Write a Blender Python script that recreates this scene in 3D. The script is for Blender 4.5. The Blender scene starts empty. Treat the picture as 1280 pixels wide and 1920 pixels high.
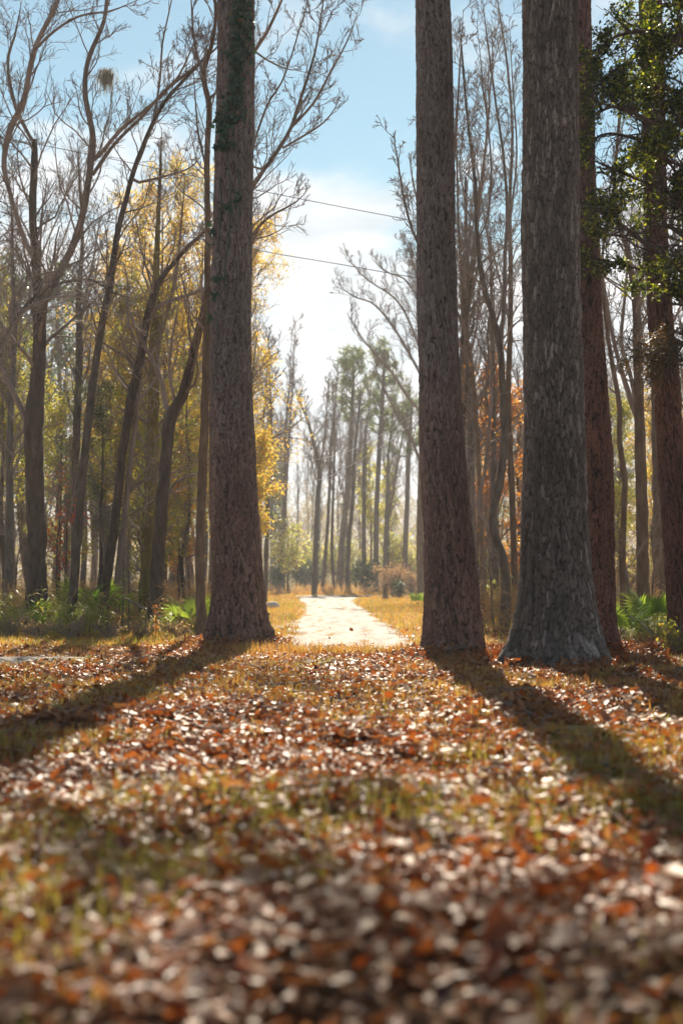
import bpy, math, random
import numpy as np
from mathutils import Vector

random.seed(7)
RG = np.random.default_rng(11)
S = bpy.context.scene
COL = S.collection
PI = math.pi
# ------------------------------------------------------------------ camera model (photo pixels 1280x1920)
F = 50.0 / 36.0 * 1920.0
H = 1.2
PHI = math.atan(120.0 / F)
CP, SP = math.cos(PHI), math.sin(PHI)
SUN_EL, SUN_AZ = 36.0, 0.2            # degrees; azimuth measured from +Y towards +X

def U(x, y, d):
    """point at depth d (metres along +Y) that the lens sees at photo pixel x, y"""
    a = (x - 640.0) / F; b = -(y - 960.0) / F
    t = d / (CP - b * SP)
    return np.array([a * t, d, H + t * (SP + b * CP)])
def GD(y):
    b = -(y - 960.0) / F
    t = -H / (SP + b * CP)
    return t * (CP - b * SP)
def GP(x, y):
    p = U(x, y, GD(y)); return p

# ------------------------------------------------------------------ noise
def _h(ix, iy, seed=0):
    n = (ix.astype(np.int64) * 374761393 + iy.astype(np.int64) * 668265263 + seed * 974634777) & 0x7fffffff
    n = ((n ^ (n >> 13)) * 1274126177) & 0x7fffffff
    n = n ^ (n >> 16)
    return (n & 0xffff) / 65535.0
def vnoise(x, y, seed=0, wrap=None):
    x = np.asarray(x, float); y = np.asarray(y, float)
    ix = np.floor(x); iy = np.floor(y); fx = x - ix; fy = y - iy
    fx = fx * fx * (3 - 2 * fx); fy = fy * fy * (3 - 2 * fy)
    w = (lambda v: np.mod(v, wrap)) if wrap else (lambda v: v)
    a = _h(w(ix), iy, seed); b = _h(w(ix + 1), iy, seed); c = _h(w(ix), iy + 1, seed); d = _h(w(ix + 1), iy + 1, seed)
    return (a * (1 - fx) + b * fx) * (1 - fy) + (c * (1 - fx) + d * fx) * fy
def fbm(x, y, seed=0, oct=4):
    s = 0; a = 1.0; t = 0
    for o in range(oct):
        s = s + a * vnoise(np.asarray(x) * 2 ** o, np.asarray(y) * 2 ** o, seed + o); t += a; a *= .5
    return s / t
def voro(x, y, wrap, seed=0):
    ix = np.floor(x); iy = np.floor(y)
    f1 = np.full(x.shape, 9.0); f2 = np.full(x.shape, 9.0); cid = np.zeros(x.shape)
    for dx in (-1, 0, 1):
        for dy in (-1, 0, 1):
            cx = ix + dx; cy = iy + dy; wx = np.mod(cx, wrap)
            px = cx + .1 + .8 * _h(wx, cy, seed); py = cy + .1 + .8 * _h(wx, cy, seed + 5)
            d = np.hypot(px - x, py - y); i = _h(wx, cy, seed + 9)
            new = d < f1
            f2 = np.where(new, f1, np.minimum(f2, d)); cid = np.where(new, i, cid); f1 = np.where(new, d, f1)
    return f1, f2, cid
def sstep(a, b, x):
    t = np.clip((x - a) / (b - a), 0, 1); return t * t * (3 - 2 * t)
def norm(v):
    return v / np.maximum(np.linalg.norm(v, axis=-1, keepdims=True), 1e-9)

# ------------------------------------------------------------------ mesh builder
class MB:
    def __init__(s): s.V = []; s.Q = []; s.T = []; s.A = []; s.n = 0
    def add(s, v, q=None, t=None, a=None):
        v = np.asarray(v, float).reshape(-1, 3)
        if q is not None and len(q): s.Q.append(np.asarray(q, np.int64).reshape(-1, 4) + s.n)
        if t is not None and len(t): s.T.append(np.asarray(t, np.int64).reshape(-1, 3) + s.n)
        s.V.append(v); s.A.append(np.full(len(v), .5) if a is None else np.broadcast_to(np.asarray(a, float), (len(v),)))
        s.n += len(v)
    def mesh(s, name, origin=None, smooth=True, attrs=None):
        v = np.concatenate(s.V) if s.V else np.zeros((0, 3))
        if origin is not None: v = v - np.asarray(origin)
        q = np.concatenate(s.Q) if s.Q else np.zeros((0, 4), np.int64)
        t = np.concatenate(s.T) if s.T else np.zeros((0, 3), np.int64)
        me = bpy.data.meshes.new(name)
        me.vertices.add(len(v)); me.vertices.foreach_set('co', v.astype(np.float32).ravel())
        nl = q.size + t.size
        me.loops.add(nl); me.loops.foreach_set('vertex_index', np.concatenate([q.ravel(), t.ravel()]).astype(np.int32))
        st = np.concatenate([np.arange(len(q)) * 4, q.size + np.arange(len(t)) * 3]).astype(np.int32)
        me.polygons.add(len(st)); me.polygons.foreach_set('loop_start', st)
        if smooth: me.polygons.foreach_set('use_smooth', np.ones(len(st), bool))
        me.update(calc_edges=True)
        at = me.attributes.new('rnd', 'FLOAT', 'POINT'); at.data.foreach_set('value', np.concatenate(s.A).astype(np.float32))
        for k, arr in (attrs or {}).items():
            at = me.attributes.new(k, 'FLOAT', 'POINT'); at.data.foreach_set('value', np.asarray(arr, np.float32).ravel())
        return me
    def build(s, name, mat, parent=None, origin=None, smooth=True, attrs=None, keep_world=False):
        me = s.mesh(name, origin, smooth, attrs)
        if mat: me.materials.append(mat)
        o = bpy.data.objects.new(name, me); COL.objects.link(o)
        if parent is not None: o.parent = parent
        elif origin is not None: o.location = origin
        return o

def tubes(mb, P, R, sides=4, rnd=None):
    """P (K,M,3) polylines, R (K,M) radii -> tubes"""
    P = np.asarray(P, float); R = np.asarray(R, float)
    if P.ndim == 2: P = P[None]; R = R[None]
    K, M, _ = P.shape
    if K == 0: return
    T = np.empty_like(P); T[:, 1:-1] = P[:, 2:] - P[:, :-2]; T[:, 0] = P[:, 1] - P[:, 0]; T[:, -1] = P[:, -1] - P[:, -2]
    T = norm(T)
    m = norm(T.mean(axis=1)); ref = np.where(np.abs(m[:, 2:3]) > .8, np.array([[1., .13, 0]]), np.array([[.1, .05, 1.]]))
    A = norm(np.cross(T, ref[:, None, :])); B = np.cross(T, A)
    th = np.arange(sides) * 2 * PI / sides
    V = P[:, :, None, :] + R[:, :, None, None] * (np.cos(th)[None, None, :, None] * A[:, :, None, :] + np.sin(th)[None, None, :, None] * B[:, :, None, :])
    k = np.arange(K)[:, None, None] * M * sides; i = np.arange(M - 1)[None, :, None] * sides; j = np.arange(sides)[None, None, :]
    j2 = (j + 1) % sides
    q = np.stack([k + i + j, k + i + j2, k + i + sides + j2, k + i + sides + j], -1)
    a = np.repeat(RG.random(K) if rnd is None else np.broadcast_to(rnd, (K,)), M * sides)
    mb.add(V, q, None, a)

def resample(pts, M):
    """smooth (Catmull-Rom) resampling of rows of numbers, first 3 columns are the position"""
    p = np.asarray(pts, float)
    if len(p) == 2: p = np.stack([p[0], (p[0] + p[1]) / 2, p[1]])
    e = np.concatenate([[2 * p[0] - p[1]], p, [2 * p[-1] - p[-2]]])
    out = []
    for i in range(1, len(e) - 2):
        a, b, c, d = e[i - 1:i + 3]
        for t in np.linspace(0, 1, 12, endpoint=False):
            out.append(.5 * ((2 * b) + (-a + c) * t + (2 * a - 5 * b + 4 * c - d) * t * t + (-a + 3 * b - 3 * c + d) * t ** 3))
    out.append(p[-1]); out = np.array(out)
    s = np.concatenate([[0], np.cumsum(np.linalg.norm(np.diff(out[:, :3], axis=0), axis=1))])
    u = np.linspace(0, s[-1], M)
    return np.stack([np.interp(u, s, out[:, c]) for c in range(out.shape[1])], 1)

def spawn(P, R, n, t0=.25, t1=1.0, ang=.8, sd=.2, ratio=.5, labs=None, rr=.6, rmin=.003, up=.15, wig=.18, M=5, rng=RG):
    P = np.asarray(P, float); R = np.asarray(R, float)
    if P.ndim == 2: P = P[None]; R = R[None]
    K, M0, _ = P.shape
    if K == 0 or n == 0: return np.zeros((0, M, 3)), np.zeros((0, M))
    seg = np.linalg.norm(np.diff(P, axis=1), axis=2).sum(1)
    idx = np.repeat(np.arange(K), n); N = len(idx)
    t = t0 + (t1 - t0) * ((np.tile(np.arange(n), K) + rng.random(N)) / n)
    s = np.clip(t, 0, .9999) * (M0 - 1); i = s.astype(int); f = (s - i)[:, None]
    pos = P[idx, i] * (1 - f) + P[idx, i + 1] * f
    rad = R[idx, i] * (1 - f[:, 0]) + R[idx, i + 1] * f[:, 0]
    tan = norm(P[idx, i + 1] - P[idx, i])
    rv = norm(rng.normal(size=(N, 3))); a = norm(np.cross(tan, rv))
    th = np.clip(rng.normal(ang, sd, N), .15, 1.5)[:, None]
    d = np.cos(th) * tan + np.sin(th) * a; d[:, 2] += up; d = norm(d)
    if labs is None: L = seg[idx] * ratio * rng.uniform(.55, 1.25, N) * (1.15 - .55 * t)
    else: L = np.clip(labs[0] + labs[1] * rad, .3, labs[2]) * rng.uniform(.5, 1.25, N)
    r0 = np.maximum(rad * rr, rmin * 1.3)
    out = np.empty((N, M, 3)); out[:, 0] = pos; step = (L / (M - 1))[:, None]
    for m in range(1, M):
        out[:, m] = out[:, m - 1] + d * step
        d = d + rng.normal(size=(N, 3)) * wig; d[:, 2] += up * .5; d = norm(d)
    R2 = np.linspace(1, .35, M)[None] * r0[:, None]
    return out, np.maximum(R2, rmin)

def leaves(mb, C, l, w, rng=RG, flat=0.0, rnd=None, fold=.12, droop=0.0):
    """one folded rhombus per centre"""
    C = np.asarray(C, float).reshape(-1, 3); N = len(C)
    if N == 0: return
    a = rng.normal(size=(N, 3)); a[:, 2] = a[:, 2] * (1 - flat) - droop; a = norm(a)
    nn = rng.normal(size=(N, 3)); nn[:, 2] += flat * 3; b = norm(np.cross(nn, a)); n = np.cross(a, b)
    L = (l * rng.uniform(.6, 1.3, N))[:, None]; W = (w * rng.uniform(.6, 1.3, N))[:, None]
    v = np.stack([C - a * L * .5, C + b * W * .5 + n * W * fold - a * L * .05, C + a * L * .5 - n * L * .08, C - b * W * .5 + n * W * fold - a * L * .05], 1)
    q = np.arange(N * 4).reshape(N, 4)
    r = rng.random(N) if rnd is None else rnd
    mb.add(v, q, None, np.repeat(r, 4))

# ------------------------------------------------------------------ materials
def newmat(name):
    m = bpy.data.materials.new(name); m.use_nodes = True
    nt = m.node_tree; nt.nodes.clear()
    return m, nt, (lambda t, **k: _node(nt, t, **k))
def _node(nt, t, **k):
    n = nt.nodes.new(t)
    for a, b in k.items(): setattr(n, a, b)
    return n
def ramp(nt, stops, fac=None, interp='LINEAR'):
    r = nt.nodes.new('ShaderNodeValToRGB'); r.color_ramp.interpolation = interp
    el = r.color_ramp.elements
    while len(el) < len(stops): el.new(.5)
    for e, (p, c) in zip(el, stops): e.position = p; e.color = (*c, 1)
    if fac is not None: nt.links.new(fac, r.inputs[0])
    return r
def leaf_mat(name, stops, trans=.45, rough=.5, spec=.4, tint=(1.25, 1.15, .7)):
    m, nt, N = newmat(name); L = nt.links.new
    at = N('ShaderNodeAttribute', attribute_name='rnd')
    r = ramp(nt, stops, at.outputs['Fac'])
    pb = N('ShaderNodeBsdfPrincipled'); pb.inputs['Roughness'].default_value = rough; pb.inputs['Specular IOR Level'].default_value = spec
    L(r.outputs[0], pb.inputs['Base Color'])
    tr = N('ShaderNodeBsdfTranslucent')
    mx = N('ShaderNodeMixRGB', blend_type='MULTIPLY'); mx.inputs[0].default_value = 1; mx.inputs[2].default_value = (*tint, 1)
    L(r.outputs[0], mx.inputs[1]); L(mx.outputs[0], tr.inputs[0])
    ms = N('ShaderNodeMixShader'); ms.inputs[0].default_value = trans
    L(pb.outputs[0], ms.inputs[1]); L(tr.outputs[0], ms.inputs[2])
    o = N('ShaderNodeOutputMaterial'); L(ms.outputs[0], o.inputs[0]); return m
def wood_mat(name, c1, c2, c3=None, scale=9.0, bump=.5, stretch=.25):
    m, nt, N = newmat(name); L = nt.links.new
    tc = N('ShaderNodeTexCoord'); mp = N('ShaderNodeMapping'); mp.inputs['Scale'].default_value = (1, 1, stretch)
    L(tc.outputs['Object'], mp.inputs[0])
    n1 = N('ShaderNodeTexNoise'); n1.inputs['Scale'].default_value = scale; n1.inputs['Detail'].default_value = 6; n1.inputs['Roughness'].default_value = .65
    L(mp.outputs[0], n1.inputs['Vector'])
    st = [(.3, c1), (.62, c2)]
    if c3: st.append((.8, c3))
    r = ramp(nt, st, n1.outputs['Fac'])
    at = N('ShaderNodeAttribute', attribute_name='rnd')
    hv = N('ShaderNodeMapRange'); hv.inputs[3].default_value = .75; hv.inputs[4].default_value = 1.25; L(at.outputs['Fac'], hv.inputs[0])
    mu = N('ShaderNodeMixRGB', blend_type='MULTIPLY'); mu.inputs[0].default_value = 1; L(r.outputs[0], mu.inputs[1]); L(hv.outputs[0], mu.inputs[2])
    pb = N('ShaderNodeBsdfPrincipled'); pb.inputs['Roughness'].default_value = .9; pb.inputs['Specular IOR Level'].default_value = .2
    L(mu.outputs[0], pb.inputs['Base Color'])
    if bump:
        n2 = N('ShaderNodeTexNoise'); n2.inputs['Scale'].default_value = scale * 3.2; n2.inputs['Detail'].default_value = 5; L(mp.outputs[0], n2.inputs['Vector'])
        b = N('ShaderNodeBump'); b.inputs['Strength'].default_value = bump; b.inputs['Distance'].default_value = .04
        L(n2.outputs['Fac'], b.inputs['Height']); L(b.outputs[0], pb.inputs['Normal'])
    o = N('ShaderNodeOutputMaterial'); L(pb.outputs[0], o.inputs[0]); return m
def bark_mat(name, crack, plates, low=None, low_h=4.0, lichen=None):
    """big displaced trunks: 'rnd' = plate id, 'rise' = 0 in a crack .. 1 on a plate"""
    m, nt, N = newmat(name); L = nt.links.new
    pid = N('ShaderNodeAttribute', attribute_name='rnd'); rise = N('ShaderNodeAttribute', attribute_name='rise')
    r = ramp(nt, [(i / (len(plates) - 1), c) for i, c in enumerate(plates)], pid.outputs['Fac'])
    tc = N('ShaderNodeTexCoord')
    col = r.outputs[0]
    n1 = N('ShaderNodeTexNoise'); n1.inputs['Scale'].default_value = 1.3; n1.inputs['Detail'].default_value = 5; L(tc.outputs['Object'], n1.inputs['Vector'])
    if low:
        r2 = ramp(nt, [(i / (len(low) - 1), c) for i, c in enumerate(low)], pid.outputs['Fac'])
        sx = N('ShaderNodeSeparateXYZ'); L(tc.outputs['Object'], sx.inputs[0])
        ad = N('ShaderNodeMath', operation='MULTIPLY_ADD'); ad.inputs[1].default_value = 3.0; L(n1.outputs['Fac'], ad.inputs[0]); L(sx.outputs[2], ad.inputs[2])
        mr = N('ShaderNodeMapRange'); mr.inputs[1].default_value = low_h * .55 + 1.5; mr.inputs[2].default_value = low_h * 1.45 + 1.5; mr.interpolation_type = 'SMOOTHSTEP'
        L(ad.outputs[0], mr.inputs[0])
        mx = N('ShaderNodeMixRGB'); L(mr.outputs[0], mx.inputs[0]); L(r2.outputs[0], mx.inputs[1]); L(col, mx.inputs[2]); col = mx.outputs[0]
    n2 = N('ShaderNodeTexNoise'); n2.inputs['Scale'].default_value = 45; n2.inputs['Detail'].default_value = 5; n2.inputs['Roughness'].default_value = .7
    mp = N('ShaderNodeMapping'); mp.inputs['Scale'].default_value = (1, 1, .3); L(tc.outputs['Object'], mp.inputs[0]); L(mp.outputs[0], n2.inputs['Vector'])
    v = N('ShaderNodeMapRange'); v.inputs[1].default_value = .3; v.inputs[2].default_value = .7; v.inputs[3].default_value = .62; v.inputs[4].default_value = 1.35; L(n2.outputs['Fac'], v.inputs[0])
    mu = N('ShaderNodeMixRGB', blend_type='MULTIPLY'); mu.inputs[0].default_value = 1; L(col, mu.inputs[1]); L(v.outputs[0], mu.inputs[2]); col = mu.outputs[0]
    if lichen:
        n3 = N('ShaderNodeTexNoise'); n3.inputs['Scale'].default_value = 5; n3.inputs['Detail'].default_value = 8; n3.inputs['Roughness'].default_value = .75; L(tc.outputs['Object'], n3.inputs['Vector'])
        lm = N('ShaderNodeMapRange'); lm.inputs[1].default_value = .52; lm.inputs[2].default_value = .66; lm.inputs[4].default_value = .55; L(n3.outputs['Fac'], lm.inputs[0])
        mx = N('ShaderNodeMixRGB'); mx.inputs[2].default_value = (*lichen, 1); L(lm.outputs[0], mx.inputs[0]); L(col, mx.inputs[1]); col = mx.outputs[0]
    n5 = N('ShaderNodeTexNoise'); n5.inputs['Scale'].default_value = 1.7; n5.inputs['Detail'].default_value = 6; n5.inputs['Roughness'].default_value = .7; L(mp.outputs[0], n5.inputs['Vector'])
    v5 = N('ShaderNodeMapRange'); v5.inputs[1].default_value = .35; v5.inputs[2].default_value = .65; v5.inputs[3].default_value = .68; v5.inputs[4].default_value = 1.3; L(n5.outputs['Fac'], v5.inputs[0])
    m5 = N('ShaderNodeMixRGB', blend_type='MULTIPLY'); m5.inputs[0].default_value = 1; L(col, m5.inputs[1]); L(v5.outputs[0], m5.inputs[2]); col = m5.outputs[0]
    mc = N('ShaderNodeMixRGB'); mc.inputs[1].default_value = (*crack, 1); L(rise.outputs['Fac'], mc.inputs[0]); L(col, mc.inputs[2])
    pb = N('ShaderNodeBsdfPrincipled'); pb.inputs['Roughness'].default_value = .88; pb.inputs['Specular IOR Level'].default_value = .25
    L(mc.outputs[0], pb.inputs['Base Color'])
    b = N('ShaderNodeBump'); b.inputs['Strength'].default_value = .6; b.inputs['Distance'].default_value = .012; L(n2.outputs['Fac'], b.inputs['Height']); L(b.outputs[0], pb.inputs['Normal'])
    o = N('ShaderNodeOutputMaterial'); L(pb.outputs[0], o.inputs[0]); return m

M = {}
M['pine'] = bark_mat('pine_bark', (.03, .021, .019), [(.112, .087, .084), (.152, .126, .122), (.13, .095, .086), (.185, .156, .154), (.126, .103, .102)],
                     low=[(.15, .075, .055), (.20, .115, .09), (.125, .07, .055), (.22, .14, .115), (.16, .085, .06)], low_h=3.6)
M['redpine'] = bark_mat('red_pine_bark', (.018, .01, .008), [(.15, .075, .06), (.2, .11, .095), (.13, .07, .06), (.21, .135, .12)],
                        low=[(.17, .07, .045), (.2, .09, .06), (.14, .06, .045), (.19, .1, .075)], low_h=5)
M['oak'] = bark_mat('oak_bark', (.014, .011, .010), [(.088, .067, .056), (.15, .118, .101), (.108, .084, .072), (.27, .225, .2)], lichen=(.05, .04, .034))
M['wood_grey'] = wood_mat('grey_brown_bark', (.06, .048, .04), (.16, .13, .11), (.3, .27, .24))
M['wood_dark'] = wood_mat('dark_bark', (.04, .03, .025), (.11, .08, .065), (.2, .16, .13))
M['wood_brown'] = wood_mat('brown_bark', (.075, .05, .035), (.17, .12, .085), (.25, .2, .15))
M['wood_moss'] = wood_mat('mossy_bark', (.06, .05, .02), (.15, .12, .04), (.2, .17, .06))
M['twig'] = wood_mat('twig_bark', (.13, .10, .085), (.25, .20, .175), None, 4, 0)
M['twig_pale'] = wood_mat('pale_twig_bark', (.17, .14, .125), (.3, .26, .24), None, 4, 0)
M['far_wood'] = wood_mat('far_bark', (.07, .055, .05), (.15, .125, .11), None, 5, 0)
M['yellow'] = leaf_mat('yellow_leaves', [(0, (.50, .29, .06)), (.35, (.58, .40, .08)), (.6, (.52, .45, .10)), (.8, (.36, .38, .09)), (1, (.52, .27, .05))], .64)
M['ygreen'] = leaf_mat('yellow_green_leaves', [(0, (.16, .22, .04)), (.5, (.30, .33, .07)), (.8, (.42, .36, .08)), (1, (.42, .26, .05))], .6)
M['green'] = leaf_mat('green_leaves', [(0, (.03, .07, .02)), (.5, (.06, .11, .03)), (1, (.14, .18, .045))], .45, .35, .5)
M['evergreen'] = leaf_mat('evergreen_leaves', [(0, (.02, .04, .016)), (.5, (.045, .062, .022)), (.8, (.13, .14, .035)), (1, (.36, .36, .06))], .52, .5, .22, (1.6, 1.6, .5))
M['ivy'] = leaf_mat('ivy_leaves', [(0, (.012, .05, .035)), (.7, (.02, .075, .05)), (.97, (.03, .09, .05)), (1, (.25, .1, .02))], .3, .4)
M['rust'] = leaf_mat('rust_leaves', [(0, (.32, .10, .03)), (.5, (.48, .19, .04)), (1, (.5, .30, .07))], .6)
M['red'] = leaf_mat('red_leaves', [(0, (.4, .03, .02)), (1, (.5, .12, .04))], .5)
M['needle'] = leaf_mat('pine_needles', [(0, (.06, .11, .035)), (.6, (.12, .18, .05)), (1, (.26, .27, .08))], .5, .45)
M['deadneedle'] = leaf_mat('dry_needles', [(0, (.04, .05, .015)), (.5, (.10, .06, .02)), (1, (.2, .09, .03))], .3)
M['palm'] = leaf_mat('palmetto_leaf', [(0, (.06, .13, .025)), (.6, (.13, .24, .035)), (1, (.26, .33, .06))], .6, .4, .45)
M['cane'] = leaf_mat('cane_leaves', [(0, (.14, .22, .04)), (.5, (.30, .38, .07)), (.85, (.44, .43, .10)), (1, (.52, .42, .18))], .65, .5, .35)
M['brush'] = leaf_mat('dry_brush', [(0, (.26, .17, .10)), (.5, (.42, .31, .19)), (1, (.5, .34, .16))], .5, .7)
M['straw'] = leaf_mat('dry_grass', [(0, (.38, .16, .045)), (.4, (.46, .25, .075)), (.8, (.41, .29, .085)), (1, (.24, .23, .05))], .5, .5)
M['grassgreen'] = leaf_mat('green_grass', [(0, (.20, .21, .045)), (.6, (.33, .29, .065)), (1, (.44, .32, .09))], .5, .5)
M['litter'] = leaf_mat('fallen_leaves', [(0, (.05, .02, .014)), (.12, (.19, .05, .018)), (.28, (.29, .11, .034)), (.45, (.24, .12, .055)), (.6, (.36, .215, .12)), (.72, (.17, .075, .034)), (.84, (.32, .095, .022)), (.92, (.07, .03, .02)), (1, (.42, .22, .05))], .36, .5, .32, (1.35, .95, .5))
M['moss'] = leaf_mat('spanish_moss', [(0, (.34, .31, .27)), (1, (.5, .46, .41))], .4, .8)
M['fern'] = leaf_mat('dry_fern', [(0, (.30, .16, .08)), (.6, (.42, .29, .15)), (1, (.5, .30, .12))], .4, .7)
M['palegreen'] = leaf_mat('pale_green_leaves', [(0, (.26, .34, .09)), (.5, (.46, .50, .14)), (.85, (.6, .55, .2)), (1, (.6, .42, .12))], .62, .45)
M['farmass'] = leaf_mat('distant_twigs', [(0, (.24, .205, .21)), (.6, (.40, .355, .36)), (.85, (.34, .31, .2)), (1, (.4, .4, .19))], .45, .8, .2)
M['shrubblue'] = leaf_mat('dark_shrub_leaves', [(0, (.025, .05, .03)), (.7, (.05, .085, .045)), (1, (.13, .16, .06))], .35)
M['dryshrub'] = leaf_mat('dry_shrub_leaves', [(0, (.3, .17, .11)), (.6, (.42, .27, .19)), (1, (.4, .3, .16))], .45, .7)

def simple(name, col, rough=.7, metal=0.0):
    m, nt, N = newmat(name); pb = N('ShaderNodeBsdfPrincipled'); pb.inputs['Base Color'].default_value = (*col, 1)
    pb.inputs['Roughness'].default_value = rough; pb.inputs['Metallic'].default_value = metal
    n = N('ShaderNodeTexNoise'); n.inputs['Scale'].default_value = 14; b = N('ShaderNodeBump'); b.inputs['Strength'].default_value = .25
    nt.links.new(n.outputs['Fac'], b.inputs['Height']); nt.links.new(b.outputs[0], pb.inputs['Normal'])
    o = N('ShaderNodeOutputMaterial'); nt.links.new(pb.outputs[0], o.inputs[0]); return m
M['cable'] = simple('dark_cable', (.05, .05, .055), .5)
M['palecable'] = simple('pale_cable', (.55, .55, .55), .35)
M['stone'] = simple('pale_stone', (.5, .48, .45), .9)

# ------------------------------------------------------------------ naming helpers
def tag(o, label, cat, group=None, kind=None):
    o['label'] = label; o['category'] = cat
    if group: o['group'] = group
    if kind: o['kind'] = kind
    return o
def thing(name, loc, label, cat, group=None):
    o = bpy.data.objects.new(name, None); COL.objects.link(o); o.location = loc; o.empty_display_size = .2
    return tag(o, label, cat, group)
def dup(root, loc, rz=0, sc=1.0, label=None, group=None):
    r = root.copy(); COL.objects.link(r); r.location = loc; r.rotation_euler = (0, 0, rz); r.scale = (sc,) * 3 if np.isscalar(sc) else sc
    if label: r['label'] = label
    if group: r['group'] = group
    for ch in list(root.children):
        c = ch.copy(); COL.objects.link(c); c.parent = r
        for g in ch.children:
            q = g.copy(); COL.objects.link(q); q.parent = c
    return r

# ------------------------------------------------------------------ ground
PATH_L = [(1222, 536), (1215, 541), (1198, 545), (1184, 552), (1167, 553), (1146, 571), (1134, 567), (1127, 557), (1121, 561), (1119, 575)]
PATH_R = [(1222, 786), (1215, 779), (1198, 762), (1184, 743), (1167, 716), (1146, 693), (1134, 668), (1127, 664), (1121, 675), (1119, 700)]
_py = np.array([GD(y) for y, _ in PATH_L]); _pl = np.array([GP(x, y)[0] for y, x in PATH_L]); _pr = np.array([GP(x, y)[0] for y, x in PATH_R])
def path_edges(y): return np.interp(y, _py, _pl), np.interp(y, _py, _pr)
TRUNKS = [(-1.78, 24.1, .55), (1.62, 20.6, .5), (2.77, 18.4, .75), (3.75, 22.0, .5), (5.2, 21.6, .35)]
def gz(x, y):
    x = np.asarray(x, float); y = np.asarray(y, float)
    fade = 1 - sstep(17.5, 22, y)
    z = (fbm(x * .9 + 7, y * .9, 3, 3) - .5) * .24 * fade + (fbm(x * 3.1, y * 3.1, 5, 3) - .5) * .12 * fade
    z = z + (fbm(x * .5, y * .5, 8, 2) - .5) * .06 * sstep(2, 5, np.abs(x - .1 * 0)) * (1 - fade)
    z = z + .37 * np.clip(1 - y / 20.0, 0, 1.02)
    for tx, ty, r in TRUNKS:
        z = z + .045 * np.exp(-((x - tx) ** 2 + (y - ty) ** 2) / (r * 1.5) ** 2)
    z = z + .06 * np.exp(-((y - 19.5) / .8) ** 2) * sstep(-2.4, -4.0, x)
    return z
def grid_mesh(xs, ys, zf):
    X, Y = np.meshgrid(xs, ys); Z = zf(X, Y)
    nx = len(xs); ny = len(ys)
    i = np.arange(ny - 1)[:, None] * nx + np.arange(nx - 1)[None, :]
    return np.stack([X, Y, Z], -1).reshape(-1, 3), np.stack([i, i + 1, i + nx + 1, i + nx], -1).reshape(-1, 4)
xs = np.concatenate([[-700, -300, -140, -70, -40, -25, -16], np.arange(-11, 11.01, .14), [16, 25, 40, 70, 140, 300, 700]])
ys = np.concatenate([[-300, -80, -30, -12, -5], np.arange(-2, 32, .14), np.arange(32, 60, 2.), [70, 85, 100, 130, 180, 260, 400, 800]])
gb = MB(); v, q = grid_mesh(xs, ys, gz); gb.add(v, q)
m, nt, N = newmat('ground_soil'); L = nt.links.new
tc = N('ShaderNodeTexCoord'); n1 = N('ShaderNodeTexNoise'); n1.inputs['Scale'].default_value = 1.1; n1.inputs['Detail'].default_value = 7
n2 = N('ShaderNodeTexNoise'); n2.inputs['Scale'].default_value = 14; n2.inputs['Detail'].default_value = 8; n2.inputs['Roughness'].default_value = .7
L(tc.outputs['Object'], n1.inputs['Vector']); L(tc.outputs['Object'], n2.inputs['Vector'])
soil = ramp(nt, [(.3, (.06, .032, .02)), (.5, (.14, .075, .04)), (.7, (.23, .13, .075))], n2.outputs['Fac'])
gras = ramp(nt, [(.3, (.20, .11, .05)), (.5, (.34, .21, .09)), (.7, (.30, .23, .09))], n2.outputs['Fac'])
sx = N('ShaderNodeSeparateXYZ'); L(tc.outputs['Object'], sx.inputs[0])
ad = N('ShaderNodeMath', operation='MULTIPLY_ADD'); ad.inputs[1].default_value = 9; L(n1.outputs['Fac'], ad.inputs[0]); L(sx.outputs[1], ad.inputs[2])
mr = N('ShaderNodeMapRange'); mr.inputs[1].default_value = 19; mr.inputs[2].default_value = 25; L(ad.outputs[0], mr.inputs[0])
mx = N('ShaderNodeMixRGB'); L(mr.outputs[0], mx.inputs[0]); L(soil.outputs[0], mx.inputs[1]); L(gras.outputs[0], mx.inputs[2])
pb = N('ShaderNodeBsdfPrincipled'); pb.inputs['Roughness'].default_value = .95; pb.inputs['Specular IOR Level'].default_value = .15; L(mx.outputs[0], pb.inputs['Base Color'])
b = N('ShaderNodeBump'); b.inputs['Distance'].default_value = .05; b.inputs['Strength'].default_value = .8; L(n2.outputs['Fac'], b.inputs['Height']); L(b.outputs[0], pb.inputs['Normal'])
L(pb.outputs[0], N('ShaderNodeOutputMaterial').inputs[0])
g = gb.build('ground', m); g['kind'] = 'structure'
# sandy drive and track
m, nt, N = newmat('pale_sand'); L = nt.links.new
tc = N('ShaderNodeTexCoord'); mp = N('ShaderNodeMapping'); mp.inputs['Scale'].default_value = (2.2, .35, 1); L(tc.outputs['Object'], mp.inputs[0])
n1 = N('ShaderNodeTexNoise'); n1.inputs['Scale'].default_value = 1.4; n1.inputs['Detail'].default_value = 8; n1.inputs['Roughness'].default_value = .65; L(mp.outputs[0], n1.inputs['Vector'])
r = ramp(nt, [(.28, (.14, .09, .06)), (.38, (.22, .18, .15)), (.5, (.32, .28, .245)), (.72, (.40, .365, .335))], n1.outputs['Fac'])
n2 = N('ShaderNodeTexNoise'); n2.inputs['Scale'].default_value = 9; n2.inputs['Detail'].default_value = 9; L(tc.outputs['Object'], n2.inputs['Vector'])
pb = N('ShaderNodeBsdfPrincipled'); pb.inputs['Roughness'].default_value = .9; L(r.outputs[0], pb.inputs['Base Color'])
b = N('ShaderNodeBump'); b.inputs['Distance'].default_value = .06; b.inputs['Strength'].default_value = .7; L(n2.outputs['Fac'], b.inputs['Height']); L(b.outputs[0], pb.inputs['Normal'])
L(pb.outputs[0], N('ShaderNodeOutputMaterial').inputs[0]); M['sand'] = m
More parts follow.
